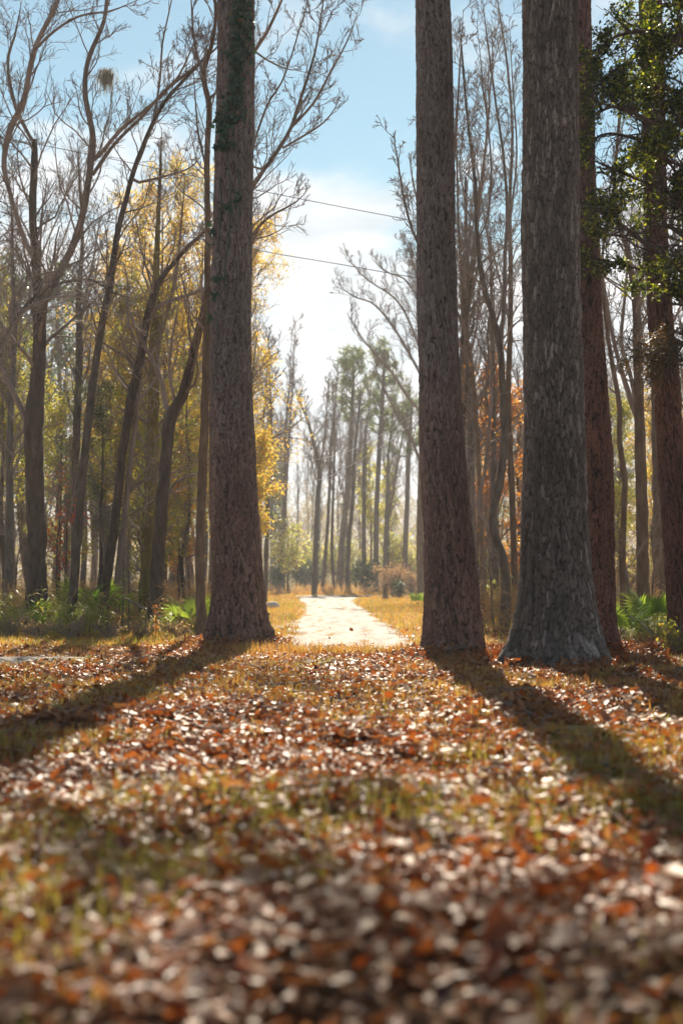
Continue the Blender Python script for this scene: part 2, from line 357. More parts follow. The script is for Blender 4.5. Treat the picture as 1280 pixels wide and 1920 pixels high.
def strip(name, yy, le, ri, nx=26):
    P = []
    for y, a, c in zip(yy, le, ri):
        t = np.linspace(0, 1, nx); x = a + (c - a) * t
        z = gz(x, np.full(nx, y)) + .022 + .015 * np.sin(t * PI) - .03 * (np.abs(t - .5) > .48) - .035 * np.exp(-((t - .30) / .07) ** 2) - .035 * np.exp(-((t - .70) / .07) ** 2) + (fbm(x * 2, np.full(nx, y) * .8, 4, 3) - .5) * .05
        P.append(np.stack([x, np.full(nx, y), z], 1))
    P = np.array(P); n = len(P)
    i = np.arange(n - 1)[:, None] * nx + np.arange(nx - 1)[None]
    mb = MB(); mb.add(P.reshape(-1, 3), np.stack([i, i + 1, i + nx + 1, i + nx], -1).reshape(-1, 4))
    o = mb.build(name, M['sand']); o['kind'] = 'structure'; return o
yy = np.concatenate([np.arange(22.3, 40, .25), np.arange(40, 82, 1.0)])
le, ri = path_edges(yy)
le = le + (fbm(yy * 1.3, yy * 0 + 2, 21, 4) - .5) * 1.3; ri = ri + (fbm(yy * 1.3, yy * 0 + 5, 22, 4) - .5) * 1.3
strip('sandy_path', yy, le, ri)
# the drive bends to the right at its far end
px = np.linspace(0, 34, 40); mb = MB()
c0 = np.stack([-2.6 + px, 80.5 + px * .10 + 2.0 * sstep(0, 3, px) * 0, np.full(40, .05)], 1)
P = np.stack([c0 + np.array([0, o_, 0]) for o_ in np.linspace(-.6, 4.2, 8)], 1)
i = np.arange(39)[:, None] * 8 + np.arange(7)[None]
mb.add(P.reshape(-1, 3), np.stack([i, i + 8, i + 9, i + 1], -1).reshape(-1, 4))
o = mb.build('sandy_path', M['sand']); o['kind'] = 'structure'
# thin track on the left
tx = np.linspace(-14, -3.15, 60)
mb = MB(); rows = []
for k, f in enumerate(np.linspace(0, 1, 7)):
    wd = .68 * np.clip((-3.0 - tx) / 2.0, .05, 1)
    y = 19.15 + .09 * (tx + 5) * 1.0 + (f - .5) * 1.7 * wd + (fbm(tx * 1.7, tx * 0 + f * 3, 9, 3) - .5) * .22
    rows.append(np.stack([tx, y, gz(tx, y) + .028], 1))
P = np.stack(rows, 1); i = np.arange(59)[:, None] * 7 + np.arange(6)[None]
mb.add(P.reshape(-1, 3), np.stack([i, i + 7, i + 8, i + 1], -1).reshape(-1, 4))
o = mb.build('sandy_track', M['sand']); o['kind'] = 'structure'

def on_sand(x, y, pad=0.0):
    l, r = path_edges(y)
    e_ = (vnoise(x * 2.2, y * 1.6, 91) - .5) * 1.0 + (vnoise(x * 6, y * 5, 92) - .5) * .5
    a = (y > 22.9 - pad + e_ * 1.3) & (y < 84) & (x > l - pad + np.abs(e_) * .35) & (x < r + pad - np.abs(e_) * .35)
    yc = 19.2 + .09 * (x + 5)
    return a | ((np.abs(y - yc + .03) < .55) & (x < -3.4))

# ------------------------------------------------------------------ fallen leaves (stuff)
def litter(N, ymin, ymax, size, lift, tilt, seed, dens=None, xr=(.27, 1.6), fine=True, at=None):
    rng = np.random.default_rng(seed)
    y = np.sqrt(rng.uniform(ymin ** 2, ymax ** 2, N)); x = rng.uniform(-1, 1, N) * (y * xr[0] + xr[1])
    if at is not None:
        ang = rng.uniform(0, 2 * PI, N); rr_ = at[2] * (.55 + np.abs(rng.normal(0, .55, N))); x = at[0] + rr_ * np.cos(ang); y = at[1] + rr_ * np.sin(ang)
    keep = ~on_sand(x, y) | (rng.random(N) < .07)
    if dens is not None: keep &= rng.random(N) < dens(x, y)
    x = x[keep]; y = y[keep]; n = len(x)
    z = gz(x, y) + rng.random(n) ** 1.5 * lift * (np.ones(n) if at is None else np.clip(1.6 - np.hypot(x - at[0], y - at[1]) / at[2] * .55, .2, 1))
    u = np.array([0, .16, .36, .56, .78, 1.0]); wd = np.array([.05, .30, .17, .36, .24, .02])
    if not fine: u = np.array([0, .33, .68, 1.0]); wd = np.array([.06, .28, .32, .03])
    K = len(u)
    Lg = size * np.clip(rng.lognormal(0, .33, n), .45, 2.0); yaw = rng.uniform(0, 2 * PI, n)
    pit = rng.normal(0, tilt, n); rol = rng.normal(0, tilt, n); curl = rng.normal(.3, .5, n); cup = rng.normal(.12, .32, n); lob = rng.uniform(.5, 1.0, n)
    pts = np.zeros((n, K, 3, 3))
    for a in range(K):
        for bb, s in enumerate((-1, 0, 1)):
            wv = wd[a] * (.75 + .5 * rng.random(n)) * lob * Lg
            lx = (u[a] - .5) * Lg; ly = s * wv
            lz = curl * Lg * (u[a] - .5) ** 2 * .9 + cup * abs(s) * wv
            pts[:, a, bb] = np.stack([lx, ly, lz], 1)
    cp, sp, cr, sr, cy, sy = np.cos(pit), np.sin(pit), np.cos(rol), np.sin(rol), np.cos(yaw), np.sin(yaw)
    X, Y, Z = pts[..., 0], pts[..., 1], pts[..., 2]
    e = lambda k: k[:, None, None]
    Y, Z = Y * e(cr) - Z * e(sr), Y * e(sr) + Z * e(cr)
    X, Z = X * e(cp) + Z * e(sp), -X * e(sp) + Z * e(cp)
    X, Y = X * e(cy) - Y * e(sy), X * e(sy) + Y * e(cy)
    Z = Z - np.minimum(Z.min((1, 2)), 0)[:, None, None] * .8
    V = np.stack([X + e(x), Y + e(y), Z + e(z)], -1).reshape(n, K * 3, 3)
    i = (np.arange(K - 1)[:, None] * 3 + np.arange(2)[None]).ravel()
    q = np.stack([i, i + 1, i + 4, i + 3], -1)
    q = (np.arange(n)[:, None, None] * (K * 3) + q[None]).reshape(-1, 4)
    big = vnoise(x * .8, y * .8, 33); rn = np.clip(rng.random(n) * .85 + big * .4 - .12, 0, 1)
    return V.reshape(-1, 3), q, np.repeat(rn, K * 3)
def sticks(N, ymin, ymax, seed):
    rg = np.random.default_rng(seed); y = np.sqrt(rg.uniform(ymin ** 2, ymax ** 2, N)); x = rg.uniform(-1, 1, N) * (y * .27 + 1.5); a = rg.uniform(0, PI, N); Lh = rg.uniform(.06, .32, N)
    t = np.linspace(-1, 1, 4); px = x[:, None] + (np.cos(a) * Lh)[:, None] * t; py = y[:, None] + (np.sin(a) * Lh)[:, None] * t + rg.normal(0, .012, (N, 4))
    return np.stack([px, py, gz(px, py) + rg.uniform(.04, .085, N)[:, None] + rg.normal(0, .012, (N, 4))], -1), np.broadcast_to(np.linspace(.006, .003, 4), (N, 4))
mbx = MB(); tubes(mbx, *sticks(420, 2, 20, 5), 4); so_ = mbx.build('fallen_twigs', M['twig']); so_['kind'] = 'stuff'; so_['label'] = 'small dry twigs scattered over the fallen leaves'
GRP = lambda x, y: (.62 * vnoise(x * 1.3 + 3, y * .75, 61) + .38 * vnoise(x * 3.1, y * 2.0, 63))
lt = MB()
def lit(*a, **k):
    v, q, r = litter(*a, **k); lt.add(v, q, None, r)
lit(56000, 1.7, 8.5, .055, .065, .33, 1, lambda x, y: .5 + .5 * (GRP(x, y) < .60))
lit(84000, 8.0, 17, .06, .065, .36, 2, lambda x, y: .4 + .6 * (GRP(x, y) < .58), fine=False)
lit(60000, 16.5, 23.8, .06, .06, .34, 3, lambda x, y: np.where(x > 1, .95, .85), fine=False)
lit(24000, 23, 33, .075, .05, .42, 4, lambda x, y: np.where(x > 3, .95, .16), (.32, 2), fine=False)
lit(3600, 1.7, 16, .082, .05, .32, 6)
for k, (tx, ty, r) in enumerate(TRUNKS):
    lit(2200, 1, 2, .066, .15, .6, 20 + k, at=(tx, ty, r * 1.25))
lo = lt.build('fallen_leaves', M['litter']); lo['kind'] = 'stuff'; lo['label'] = 'brown and russet fallen leaves covering the ground'

# ------------------------------------------------------------------ grass (stuff)
def blades(x, y, h, w, seed, lean=.5, rnd=None):
    rng = np.random.default_rng(seed); n = len(x)
    z = gz(x, y); yaw = rng.uniform(0, 2 * PI, n); ln = np.abs(rng.normal(0, lean, n)); hh = h * rng.uniform(.5, 1.4, n)
    d = np.stack([np.cos(yaw), np.sin(yaw), np.zeros(n)], 1); s = np.stack([-np.sin(yaw), np.cos(yaw), np.zeros(n)], 1)
    b0 = np.stack([x, y, z - .01], 1); out = []
    for t, ww in ((0, 1), (.5, .8), (1, .08)):
        c = b0 + d * (ln * hh * t * t)[:, None] + np.array([0, 0, 1]) * (hh * t * (1 - .25 * ln * t))[:, None]
        out += [c - s * (w * ww * .5), c + s * (w * ww * .5)]
    V = np.stack(out, 1); q = np.array([[0, 1, 3, 2], [2, 3, 5, 4]])
    q = (np.arange(n)[:, None, None] * 6 + q[None]).reshape(-1, 4)
    r = rng.random(n) if rnd is None else rnd
    return V.reshape(-1, 3), q, None, np.repeat(r, 6)
def tufts(N, per, ymin, ymax, h, w, seed, dens, spread=.07, xr=(.27, 1.5), rshift=0.0):
    rng = np.random.default_rng(seed)
    y = np.sqrt(rng.uniform(ymin ** 2, ymax ** 2, N)); x = rng.uniform(-1, 1, N) * (y * xr[0] + xr[1])
    k = rng.random(N) < dens(x, y); x = x[k]; y = y[k]; rr = rng.random(len(x))
    x = np.repeat(x, per) + rng.normal(0, spread, len(x) * per); y = np.repeat(y, per) + rng.normal(0, spread, len(rr) * per); rr = np.repeat(rr, per)
    k = ~on_sand(x, y, .0); x = x[k]; y = y[k]; rr = rr[k]
    return blades(x, y, h, w, seed + 1, .6, np.clip(rr * .7 + rng.random(len(rr)) * .35 + rshift, 0, 1))
gm = MB()
gm.add(*tufts(6500, 10, 15.0, 23.3, .10, .011, 70, lambda x, y: np.where(x < 1.2, (.15 + .55 * (vnoise(x, y * .8, 44) > .5)) * ~((x < -2.6) & (y < 19.8)), .22 * (vnoise(x, y, 46) > .5))))
gm.add(*tufts(700, 12, 21.0, 22.6, .19, .012, 72, lambda x, y: (np.abs(x + .1) < 1.5) * .9))
gm.add(*tufts(5200, 8, 23, 33, .10, .013, 74, lambda x, y: np.where(x < 2.6, .8, .15), .12, (.32, 2)))
gm.add(*tufts(5200, 7, 33, 62, .10, .022, 76, lambda x, y: (np.abs(x) < 9) * .9, .22, (.1, 3)))
gm.add(*tufts(4200, 7, 60, 112, .13, .045, 78, lambda x, y: .85 + 0 * x, .3, (.09, 1)))
gm.add(*tufts(6200, 8, 7, 17, .11, .008, 80, lambda x, y: .85 * (GRP(x, y) > .52)))
go = gm.build('dry_grass', M['straw']); go['kind'] = 'stuff'; go['label'] = 'straw yellow grass along the path and clearing'
gm = MB()
gm.add(*tufts(4200, 11, 2.2, 9, .10, .006, 90, lambda x, y: .8 * (GRP(x, y) > .48)))
gm.add(*tufts(4200, 9, 8, 20, .11, .008, 92, lambda x, y: .7 * (GRP(x + 5, y) > .55)))
gm.add(*tufts(3400, 8, 24, 31, .10, .012, 94, lambda x, y: (x < -1.5) * .9, .12, (.32, 2)))
gm.add(*tufts(2200, 8, 24, 70, .17, .02, 96, lambda x, y: (np.abs(x) < 6) * .5, .2, (.08, 2)))
go = gm.build('green_grass', M['grassgreen']); go['kind'] = 'stuff'; go['label'] = 'green grass blades growing through the fallen leaves'

# ------------------------------------------------------------------ the five big trunks
def big_trunk(spec, d, mode, wraps, top, seed, flare=.35, lobes=5, lean_top=0.0, extra=None):
    """spec rows: (y, xl, xr) in the photograph; returns mesh builder + attrs + base + path at the top"""
    sp = np.array(sorted(spec, key=lambda r: -r[0]), float)
    cz, cx, cr = [], [], []
    for y, xl, xr in sp:
        p = U((xl + xr) / 2, y, d); cz.append(p[2]); cx.append(p[0]); cr.append((xr - xl) / 2 * d / F / math.cos(0))
    cz = np.array(cz); cx = np.array(cx); cr = np.array(cr)
    z1 = U(0, 0, d)[2] + .3
    zz = np.concatenate([np.arange(-.25, z1, .0125), np.arange(z1, top, .12)])
    slope = (cx[-1] - cx[-3]) / (cz[-1] - cz[-3])
    ec = np.where(zz > cz[-1], cx[-1] + slope * (zz - cz[-1]), np.interp(zz, cz, cx))
    er = np.where(zz > cz[-1], np.maximum(cr[-1] * (1 - (zz - cz[-1]) * .045), .08), np.interp(zz, cz, cr))
    k = np.ones(41) / 41
    pad = lambda a: np.convolve(np.concatenate([np.full(20, a[0]), a, np.full(20, a[-1])]), k, 'valid')
    ec = pad(ec); er = pad(er)
    NA = 200; th = np.linspace(0, 2 * PI, NA, endpoint=False)
    TH, Z = np.meshgrid(th, zz); R = np.repeat(er[:, None], NA, 1); C = np.repeat(ec[:, None], NA, 1)
    rng = np.random.default_rng(seed); ph = rng.uniform(0, 2 * PI, 4)
    lob = .55 * np.cos(lobes * TH + ph[0]) + .3 * np.cos((lobes + 2) * TH + ph[1]) + .25 * np.cos(3 * TH + ph[2])
    R = R * (1 + .33 * lob * np.exp(-np.clip(Z, 0, 9) / .33)) 
    R = R * (1 + .045 * (fbm(np.cos(TH) * 1.2 + 5, Z * 1.1 + np.sin(TH) * 1.2, seed, 3) - .5) * 2)
    u = TH / (2 * PI)
    if mode == 'pine':
        wx = wraps; uu = u * wx; low = np.exp(-np.clip(Z, 0, 9) / 2.2)
        warp = (fbm(u * 30, Z * 7, seed + 3, 3) - .5)
        v2 = np.where(Z > 0, 2.2 * 3.2 * (Z / 2.2 + np.log(.45 + .55 * np.exp(-np.clip(Z, 0, 40) / 2.2)) * .55), Z * 3.2)
        f1, f2, cid = voro(uu + warp * 1.1, v2 + (fbm(u * 34, Z * 6, seed + 4, 3) - .5) * 1.3 + fbm(uu * 1.0, Z * 0, seed + 6, 1) * 3, wx, seed)
        g1, g2, c2 = voro(uu * 3 + warp * 3, v2 * 2.4 + (fbm(u * 60, Z * 14, seed + 14, 2) - .5) * 1.5, wx * 3, seed + 40)
        e = f2 - f1; rise = sstep(.0, .17, e + (c2 - .5) * .08)
        fl = sstep(.0, .3, g2 - g1)
        disp = rise * .014 + (cid - .5) * .009 * rise + (fl * .005 + (c2 - .5) * .006) * rise + (vnoise(u * wx * 6, Z * 45, seed + 2, wx * 6) - .5) * .005
        disp = (disp - .008) * 1.55 * (1 + .9 * low); cid = .45 * cid + .55 * c2; rise = rise * (.72 + .28 * fl)
    else:
        wx = wraps; uu = u * wx; vv = Z / .20
        warp = (fbm(u * 40, Z * 5, seed + 3, 3) - .5)
        f1, f2, cid = voro(uu + warp * 1.5, vv + (fbm(u * 50, Z * 4, seed + 4, 3) - .5) * 1.8, wx, seed)
        e = f2 - f1; rise = sstep(.02, .26, e)
        rid = vnoise(uu * 1.7 + warp * 2, Z * 7, seed + 12, None)
        disp = (rise * .018 + rid * .010 + (fbm(u * 9, Z * 1.4, seed + 21, 3) - .5) * .022 + (cid - .5) * .008 * rise + (vnoise(u * wx * 4, Z * 40, seed + 2, wx * 4) - .5) * .008 - .016) * 1.5
        rise = np.clip(rise * .7 + rid * .4, 0, 1)
    if extra is not None: R, disp, rise = extra(TH, Z, R, disp, rise)
    R = R + disp
    V = np.stack([C + R * np.sin(TH), d - R * np.cos(TH), Z], -1)
    n = len(zz); i = np.arange(n - 1)[:, None] * NA; j = np.arange(NA)[None]; j2 = (j + 1) % NA
    q = np.stack([i + j, i + j2, i + NA + j2, i + NA + j], -1)
    mb = MB(); mb.add(V.reshape(-1, 3), q.reshape(-1, 4), None, np.clip(cid + (fbm(TH * 4, Z * 2, seed + 8, 2) - .5) * .5, 0, 1).ravel())
    line = np.stack([ec, np.full(n, d), zz], 1)
    return mb, {'rise': rise.ravel()}, np.array([ec[20], d, 0.0]), line, er, z1

def pine_sprays(tips, per, size, mb, rng, wid=.006):
    C = np.repeat(tips, per, 0); n = len(C)
    a = norm(rng.normal(size=(n, 3)) + np.array([0, 0, .25])); L = size * rng.uniform(.6, 1.2, n)[:, None]
    b = norm(np.cross(a, rng.normal(size=(n, 3)))) * wid
    V = np.stack([C - b, C + b, C + a * L + b * .3, C + a * L - b * .3], 1)
    mb.add(V, np.arange(n * 4).reshape(n, 4), None, np.repeat(rng.random(n), 4))

def big_tree(name, label, cat, spec, d, mode, wraps, top, seed, mat, crown_from, kind, extra=None, group=None, lobes=5):
    mb, at, base, line, rad, z1 = big_trunk(spec, d, mode, wraps, top, seed, lobes=lobes, extra=extra)
    t = thing(name, base, label, cat, group)
    mb.build('trunk', mat, t, base, attrs=at)
    rng = np.random.default_rng(seed + 50)
    k = line[:, 2] > crown_from; P = resample(np.c_[line[k][::8], rad[k][::8]], 24)
    cb = MB()
    if kind == 'oak':
        p1, r1 = spawn(P[:, :3], P[:, 3], 16, .0, 1, .9, .2, labs=(2.5, 9, 6.5), rr=.5, rmin=.012, up=.12, wig=.16, M=8, rng=rng)
        p2, r2 = spawn(p1, r1, 7, .2, 1, .8, .2, .5, rr=.6, rmin=.007, wig=.2, M=6, rng=rng)
        p3, r3 = spawn(p2, r2, 6, .15, 1, .8, .2, .55, rr=.6, rmin=.004, wig=.2, M=5, rng=rng)
        p4, r4 = spawn(p3, r3, 4, .15, 1, .8, .2, .55, rr=.6, rmin=.003, wig=.2, M=4, rng=rng)
        for p, r_, s in ((p1, r1, 7), (p2, r2, 5), (p3, r3, 3), (p4, r4, 3)): tubes(cb, p, r_, s)
        cb.build('crown', M['wood_grey'], t, base)
    else:
        p1, r1 = spawn(P[:, :3], P[:, 3], 30, .0, 1, 1.2, .2, labs=(1.6, 8, 4.0), rr=.3, rmin=.012, up=.1, wig=.12, M=7, rng=rng)
        p2, r2 = spawn(p1, r1, 5, .4, 1, .7, .2, .45, rr=.6, rmin=.006, wig=.15, M=5, rng=rng)
        for p, r_, s in ((p1, r1, 6), (p2, r2, 4)): tubes(cb, p, r_, s)
        cb.build('crown', mat if False else M['wood_dark'], t, base)
        nb = MB(); tips = np.concatenate([p2[:, 2:].reshape(-1, 3), p1[:, -2:].reshape(-1, 3)])
        pine_sprays(tips + rng.normal(0, .12, tips.shape), 11, .26, nb, rng, .013)
        nb.build('needles', M['needle'], t, base)
    return t, line, rad, base

LP = [(0, 410, 477), (200, 408, 475), (400, 401, 472), (600, 396, 469), (700, 395, 470), (800, 394, 474), (900, 395, 479), (1000, 398, 486), (1100, 400, 492), (1150, 396, 498), (1185, 391, 507), (1213, 387, 516)]
RP = [(0, 781, 841), (100, 781, 847), (270, 782, 849), (400, 782, 851), (600, 785, 855), (800, 787, 865), (900, 791, 873), (1000, 797, 883), (1100, 798, 893), (1170, 798, 900), (1205, 797, 907), (1232, 796, 913)]
OK_ = [(0, 980, 1081), (200, 981, 1081), (400, 978, 1083), (600, 981, 1087), (800, 983, 1092), (1000, 978, 1102), (1100, 975, 1110), (1150, 967, 1120), (1200, 952, 1133), (1230, 938, 1145), (1257, 922, 1160)]
RD = [(0, 1028, 1105), (250, 1034, 1111), (430, 1040, 1118), (640, 1046, 1128), (840, 1060, 1146), (1047, 1060, 1147), (1150, 1058, 1150), (1225, 1052, 1160)]
FR = [(0, 1199, 1238), (200, 1204, 1243), (450, 1209, 1249), (640, 1219, 1262), (700, 1226, 1270), (875, 1235, 1280), (1047, 1248, 1294), (1184, 1256, 1306), (1228, 1252, 1312)]
lp, lp_line, lp_rad, lp_base = big_tree('pine_tree', 'tall straight pine with dark ivy up its trunk, left of the path', 'tree', LP, 24.1, 'pine', 21, 23, 101, M['pine'], 12.2, 'pine')
big_tree('pine_tree', 'ivy-free pine with plated bark leaning slightly left, at the right edge of the sandy path', 'tree', RP, 20.6, 'pine', 18, 22, 202, M['pine'], 12.2, 'pine')
def wound(TH, Z, R, disp, rise):
    # old scar: a vertical slit with swollen lips on the left flank, and two small dark holes higher up
    def slit(th0, za, zb, w, dep):
        nonlocal disp, rise
        t = np.angle(np.exp(1j * (TH - th0 - .06 * np.sin(Z * 4)))) * R / w
        zz = sstep(za, za + .25, Z) * (1 - sstep(zb - .25, zb, Z))
        g = np.exp(-t * t) * zz; lip = np.exp(-((np.abs(t) - 2.0) / .8) ** 2) * zz
        disp = disp - dep * g + dep * .7 * lip; rise = np.clip(rise * (1 - g) + lip * .3, 0, 1)
    slit(-1.08, 1.05, 1.95, .026, .05); slit(-.78, .45, 1.5, .02, .02); slit(-.25, 6.05, 6.45, .02, .03); slit(-.42, 3.7, 4.0, .02, .02); slit(.5, 2.6, 2.85, .02, .02)
    return R, disp, rise
big_tree('oak_tree', 'thickest trunk, grey furrowed oak with flared foot, overlapping a reddish pine', 'tree', OK_, 18.4, 'oak', 56, 17, 303, M['oak'], 10.4, 'oak', extra=wound, lobes=6)
big_tree('pine_tree', 'reddish plated pine half hidden behind the big grey oak', 'tree', RD, 22.0, 'pine', 18, 22, 404, M['redpine'], 12.2, 'pine')
big_tree('pine_tree', 'slender reddish pine at the right edge behind the dark evergreen boughs', 'tree', FR, 21.6, 'pine', 12, 21, 505, M['redpine'], 12.2, 'pine')

# ivy on the left pine
def trunk_point(x, y, d, line, rad, out=.03):
    p = U(x, y, d); i = np.searchsorted(line[:, 2], p[2]); i = min(max(i, 1), len(line) - 1)
    c = line[i]; r = rad[i]; s = np.clip((p[0] - c[0]) / r, -.97, .97)
    th = math.asin(s); return np.array([c[0] + (r + out) * math.sin(th), c[1] - (r + out) * math.cos(th), p[2]])
ib = MB(); rng = np.random.default_rng(5)
CL = [(452, 12, 16, 28, 70), (455, 48, 13, 26, 80), (448, 95, 13, 30, 90), (446, 140, 12, 24, 90), (443, 175, 11, 16, 50), (437, 205, 12, 12, 60), (433, 232, 16, 12, 70), (424, 262, 10, 14, 40), (428, 286, 14, 5, 34), (452, 215, 6, 20, 25),
      (430, 400, 9, 4, 18), (446, 380, 5, 12, 14), (416, 530, 8, 5, 18), (410, 560, 5, 8, 12), (407, 440, 4, 20, 14), (465, 90, 4, 30, 16), (402, 600, 4, 10, 8)]
C = []
for cx, cy, sx_, sy_, n in CL:
    for _ in range(int(n * 1.35)):
        C.append(trunk_point(cx + rng.normal(0, sx_ * .55), cy + rng.normal(0, sy_ * .6), 24.1, lp_line, lp_rad, .02 + .09 * rng.random()))
leaves(ib, np.array(C), .11, .085, rng, 0, None, .2, .5)
st = []
for xx, ya, yb in ((446, -20, 420), (430, 180, 560), (412, 330, 640)):
    pts = [np.r_[trunk_point(xx + 6 * math.sin(y * .02), y, 24.1, lp_line, lp_rad, .012), .012] for y in np.arange(yb, ya, -30)]
    P = resample(pts, 30); tubes(ib, P[:, :3], P[:, 3], 5, .1)
ib.build('ivy', M['ivy'], lp, lp_base)

# ------------------------------------------------------------------ traced smaller trees
def traced(name, label, cat, d, stems, mat, twig, seed, n1=2.2, lab=(.35, 16, 2.6), n2=5, n3=6, t0=.3, rt=.0042, leaf=None, group=None, slope=.45, ang=.75, up=.15, sides=10, rmin1=.006, n4=0):
    """stems: list of polylines (x, y, width px); the first one is the trunk"""
    rng = np.random.default_rng(seed)
    tr = MB(); cr = MB(); base = None; allp = []
    for k, stm in enumerate(stems):
        sl = 0 if k == 0 else rng.uniform(-slope, slope)
        pts = []; acc = 0; x0, y0 = stm[0][:2]
        for x, y, w in stm:
            acc = math.hypot(x - x0, y - y0) * d / F
            dd = d + sl * acc + (.0 if k else .15 * math.sin(acc * .8 + seed))
            pts.append(np.r_[U(x, y, dd), w * (.5 if k == 0 and y > 500 else .43) * dd / F])
        if stm[-1][1] > 0 and stm[-1][2] > 2 and not (seed == 1 and k == 0):
            ex = np.array(stm[-1][:2]) + (np.array(stm[-1][:2]) - np.array(stm[-2][:2])) * .8 + [0, -12]
            pts.append(np.r_[U(ex[0], ex[1], dd + .1), .35 * d / F])
        if k and stm[0][1] < 1050:
            al = np.concatenate([q_[0] for q_ in allp]); dd_ = np.linalg.norm((al[:, :3] - pts[0][:3]) * [1, .3, 1], axis=1); j_ = int(dd_.argmin())
            if dd_[j_] < .8:
                sh = al[j_, 1] - pts[0][1]; pts = [np.r_[p_[0] * (p_[1] + sh) / p_[1], p_[1] + sh, H + (p_[2] - H) * (p_[1] + sh) / p_[1], p_[3]] for p_ in pts]
                if np.linalg.norm(al[j_, :3] - pts[0][:3]) > .06: pts.insert(0, np.r_[al[j_, :3], min(al[j_, 3] * .8, pts[0][3] * 1.1)])
        pts = np.array(pts)
        if k == 0:
            base = np.array([pts[0, 0], pts[0, 1], 0.0]);
            pts = np.concatenate([[[pts[0, 0], pts[0, 1], -.1, pts[0, 3] * 1.25]], pts]) if pts[0, 2] > .05 else pts
            if pts[0, 2] < -.05: pts[0, 2] = -.1
        Ln = np.linalg.norm(np.diff(pts[:, :3], axis=0), axis=1).sum()
        P = resample(pts, max(10, int(Ln * 5)))
        jit = rng.normal(0, 1, (len(P), 3)) * (P[:, 3:4] * .06); jit[0] = 0
        P[:, :3] += jit; P[:, 3] *= 1 + rng.normal(0, .022, len(P)); P[:, 3] = np.maximum(P[:, 3], .006)
        tubes(tr if k == 0 else cr, P[:, :3], P[:, 3], sides)
        allp.append((P, Ln, k))
    tips = []
    for P, Ln, k in allp:
        n = max(3, int(Ln * n1 * 1.75 * (.75 if k == 0 else 1)))
        p1, r1 = spawn(P[:, :3], P[:, 3], n, t0 if k == 0 else .12, 1, ang, .25, labs=lab, rr=.31, rmin=rmin1, up=up, wig=.2, M=7, rng=rng)
        p2, r2 = spawn(p1, r1, n2, .2, 1, .75, .25, .5, rr=.5, rmin=rt * 1.3, up=up, wig=.22, M=5, rng=rng)
        p3, r3 = spawn(p2, r2, n3, .2, 1, .75, .25, .55, rr=.6, rmin=rt, up=up, wig=.22, M=4, rng=rng)
        tubes(cr, p1, r1, 5); tubes(cr, p2, r2, 3); tubes(cr, p3, r3, 3)
        tips.append(p3.reshape(-1, 3)); tips.append(p2[:, 1:].reshape(-1, 3))
        if n4:
            p4, r4 = spawn(p3, r3, n4, .2, 1, .75, .25, .6, rr=.7, rmin=rt, up=up, wig=.22, M=3, rng=rng); tubes(cr, p4, r4, 3); tips.append(p4.reshape(-1, 3))
    t = thing(name, base, label, cat, group)
    tr.build('trunk', mat, t, base); cr.build('crown', twig, t, base)
    tips = np.concatenate(tips)
    if leaf:
        lm, ln, l, w, yr = leaf
        ok = tips[(tips[:, 2] > yr[0]) & (tips[:, 2] < yr[1])]
        pick = ok[rng.integers(0, len(ok), ln)] + rng.normal(0, .07, (ln, 3))
        lb = MB(); leaves(lb, pick, l, w, rng, .0, None, .12, .35)
        lb.build('foliage', M[lm], t, base)
    return t

G_, D_, B_ = M['wood_grey'], M['wood_dark'], M['wood_brown']; TW, TP = M['twig'], M['twig_pale']
traced('bare_tree', 'stout dark bare tree forking at mid height, leftmost of the big wood trunks', 'tree', 29.5, [
    [(70, 1135, 44), (68, 1000, 37), (65, 880, 36), (64, 790, 37), (72, 700, 27), (75, 600, 25), (68, 500, 21), (62, 400, 17), (65, 300, 16), (65, 262, 12)],
    [(55, 800, 18), (40, 765, 14), (20, 725, 12), (4, 690, 11), (-20, 630, 9)],
    [(66, 490, 13), (45, 445, 11), (22, 370, 10), (8, 310, 12), (20, 240, 14), (45, 190, 14), (65, 95, 12), (108, 5, 9), (120, -30, 8)],
    [(74, 590, 18), (95, 540, 17), (115, 505, 17), (150, 425, 16), (170, 310, 15), (175, 260, 14), (160, 175, 12), (165, 115, 11), (195, 40, 9), (202, -20, 8)],
    [(172, 330, 9), (215, 270, 8), (270, 215, 7), (310, 170, 7), (390, 105, 5)],
    [(178, 300, 9), (230, 240, 8), (280, 200, 7), (330, 150, 5), (360, 90, 3)],
    [(60, 262, 8), (30, 200, 8), (15, 120, 7), (30, 60, 5)],
    [(65, 95, 6), (100, 60, 6), (150, 30, 5), (210, 20, 4)]], D_, TW, 1, n1=1.6, t0=.5, lab=(.5, 16, 2.6), n2=6, n3=5)
traced('bare_tree', 'thin lichen-speckled bare tree leaning right, beside the fan palmetto', 'tree', 28.0, [
    [(136, 1140, 19), (150, 960, 17), (165, 800, 16), (185, 650, 14), (205, 540, 14), (220, 440, 13), (235, 380, 12), (248, 330, 11), (270, 270, 10), (300, 205, 9), (335, 160, 8), (392, 95, 6), (406, 20, 5)],
    [(258, 342, 7), (310, 330, 5), (350, 318, 4), (368, 305, 3)],
    [(200, 560, 6), (215, 500, 5), (230, 470, 4)],
    [(285, 240, 5), (300, 150, 5), (305, 80, 4), (320, 10, 3)]], G_, TW, 2, n1=1.8, t0=.4)
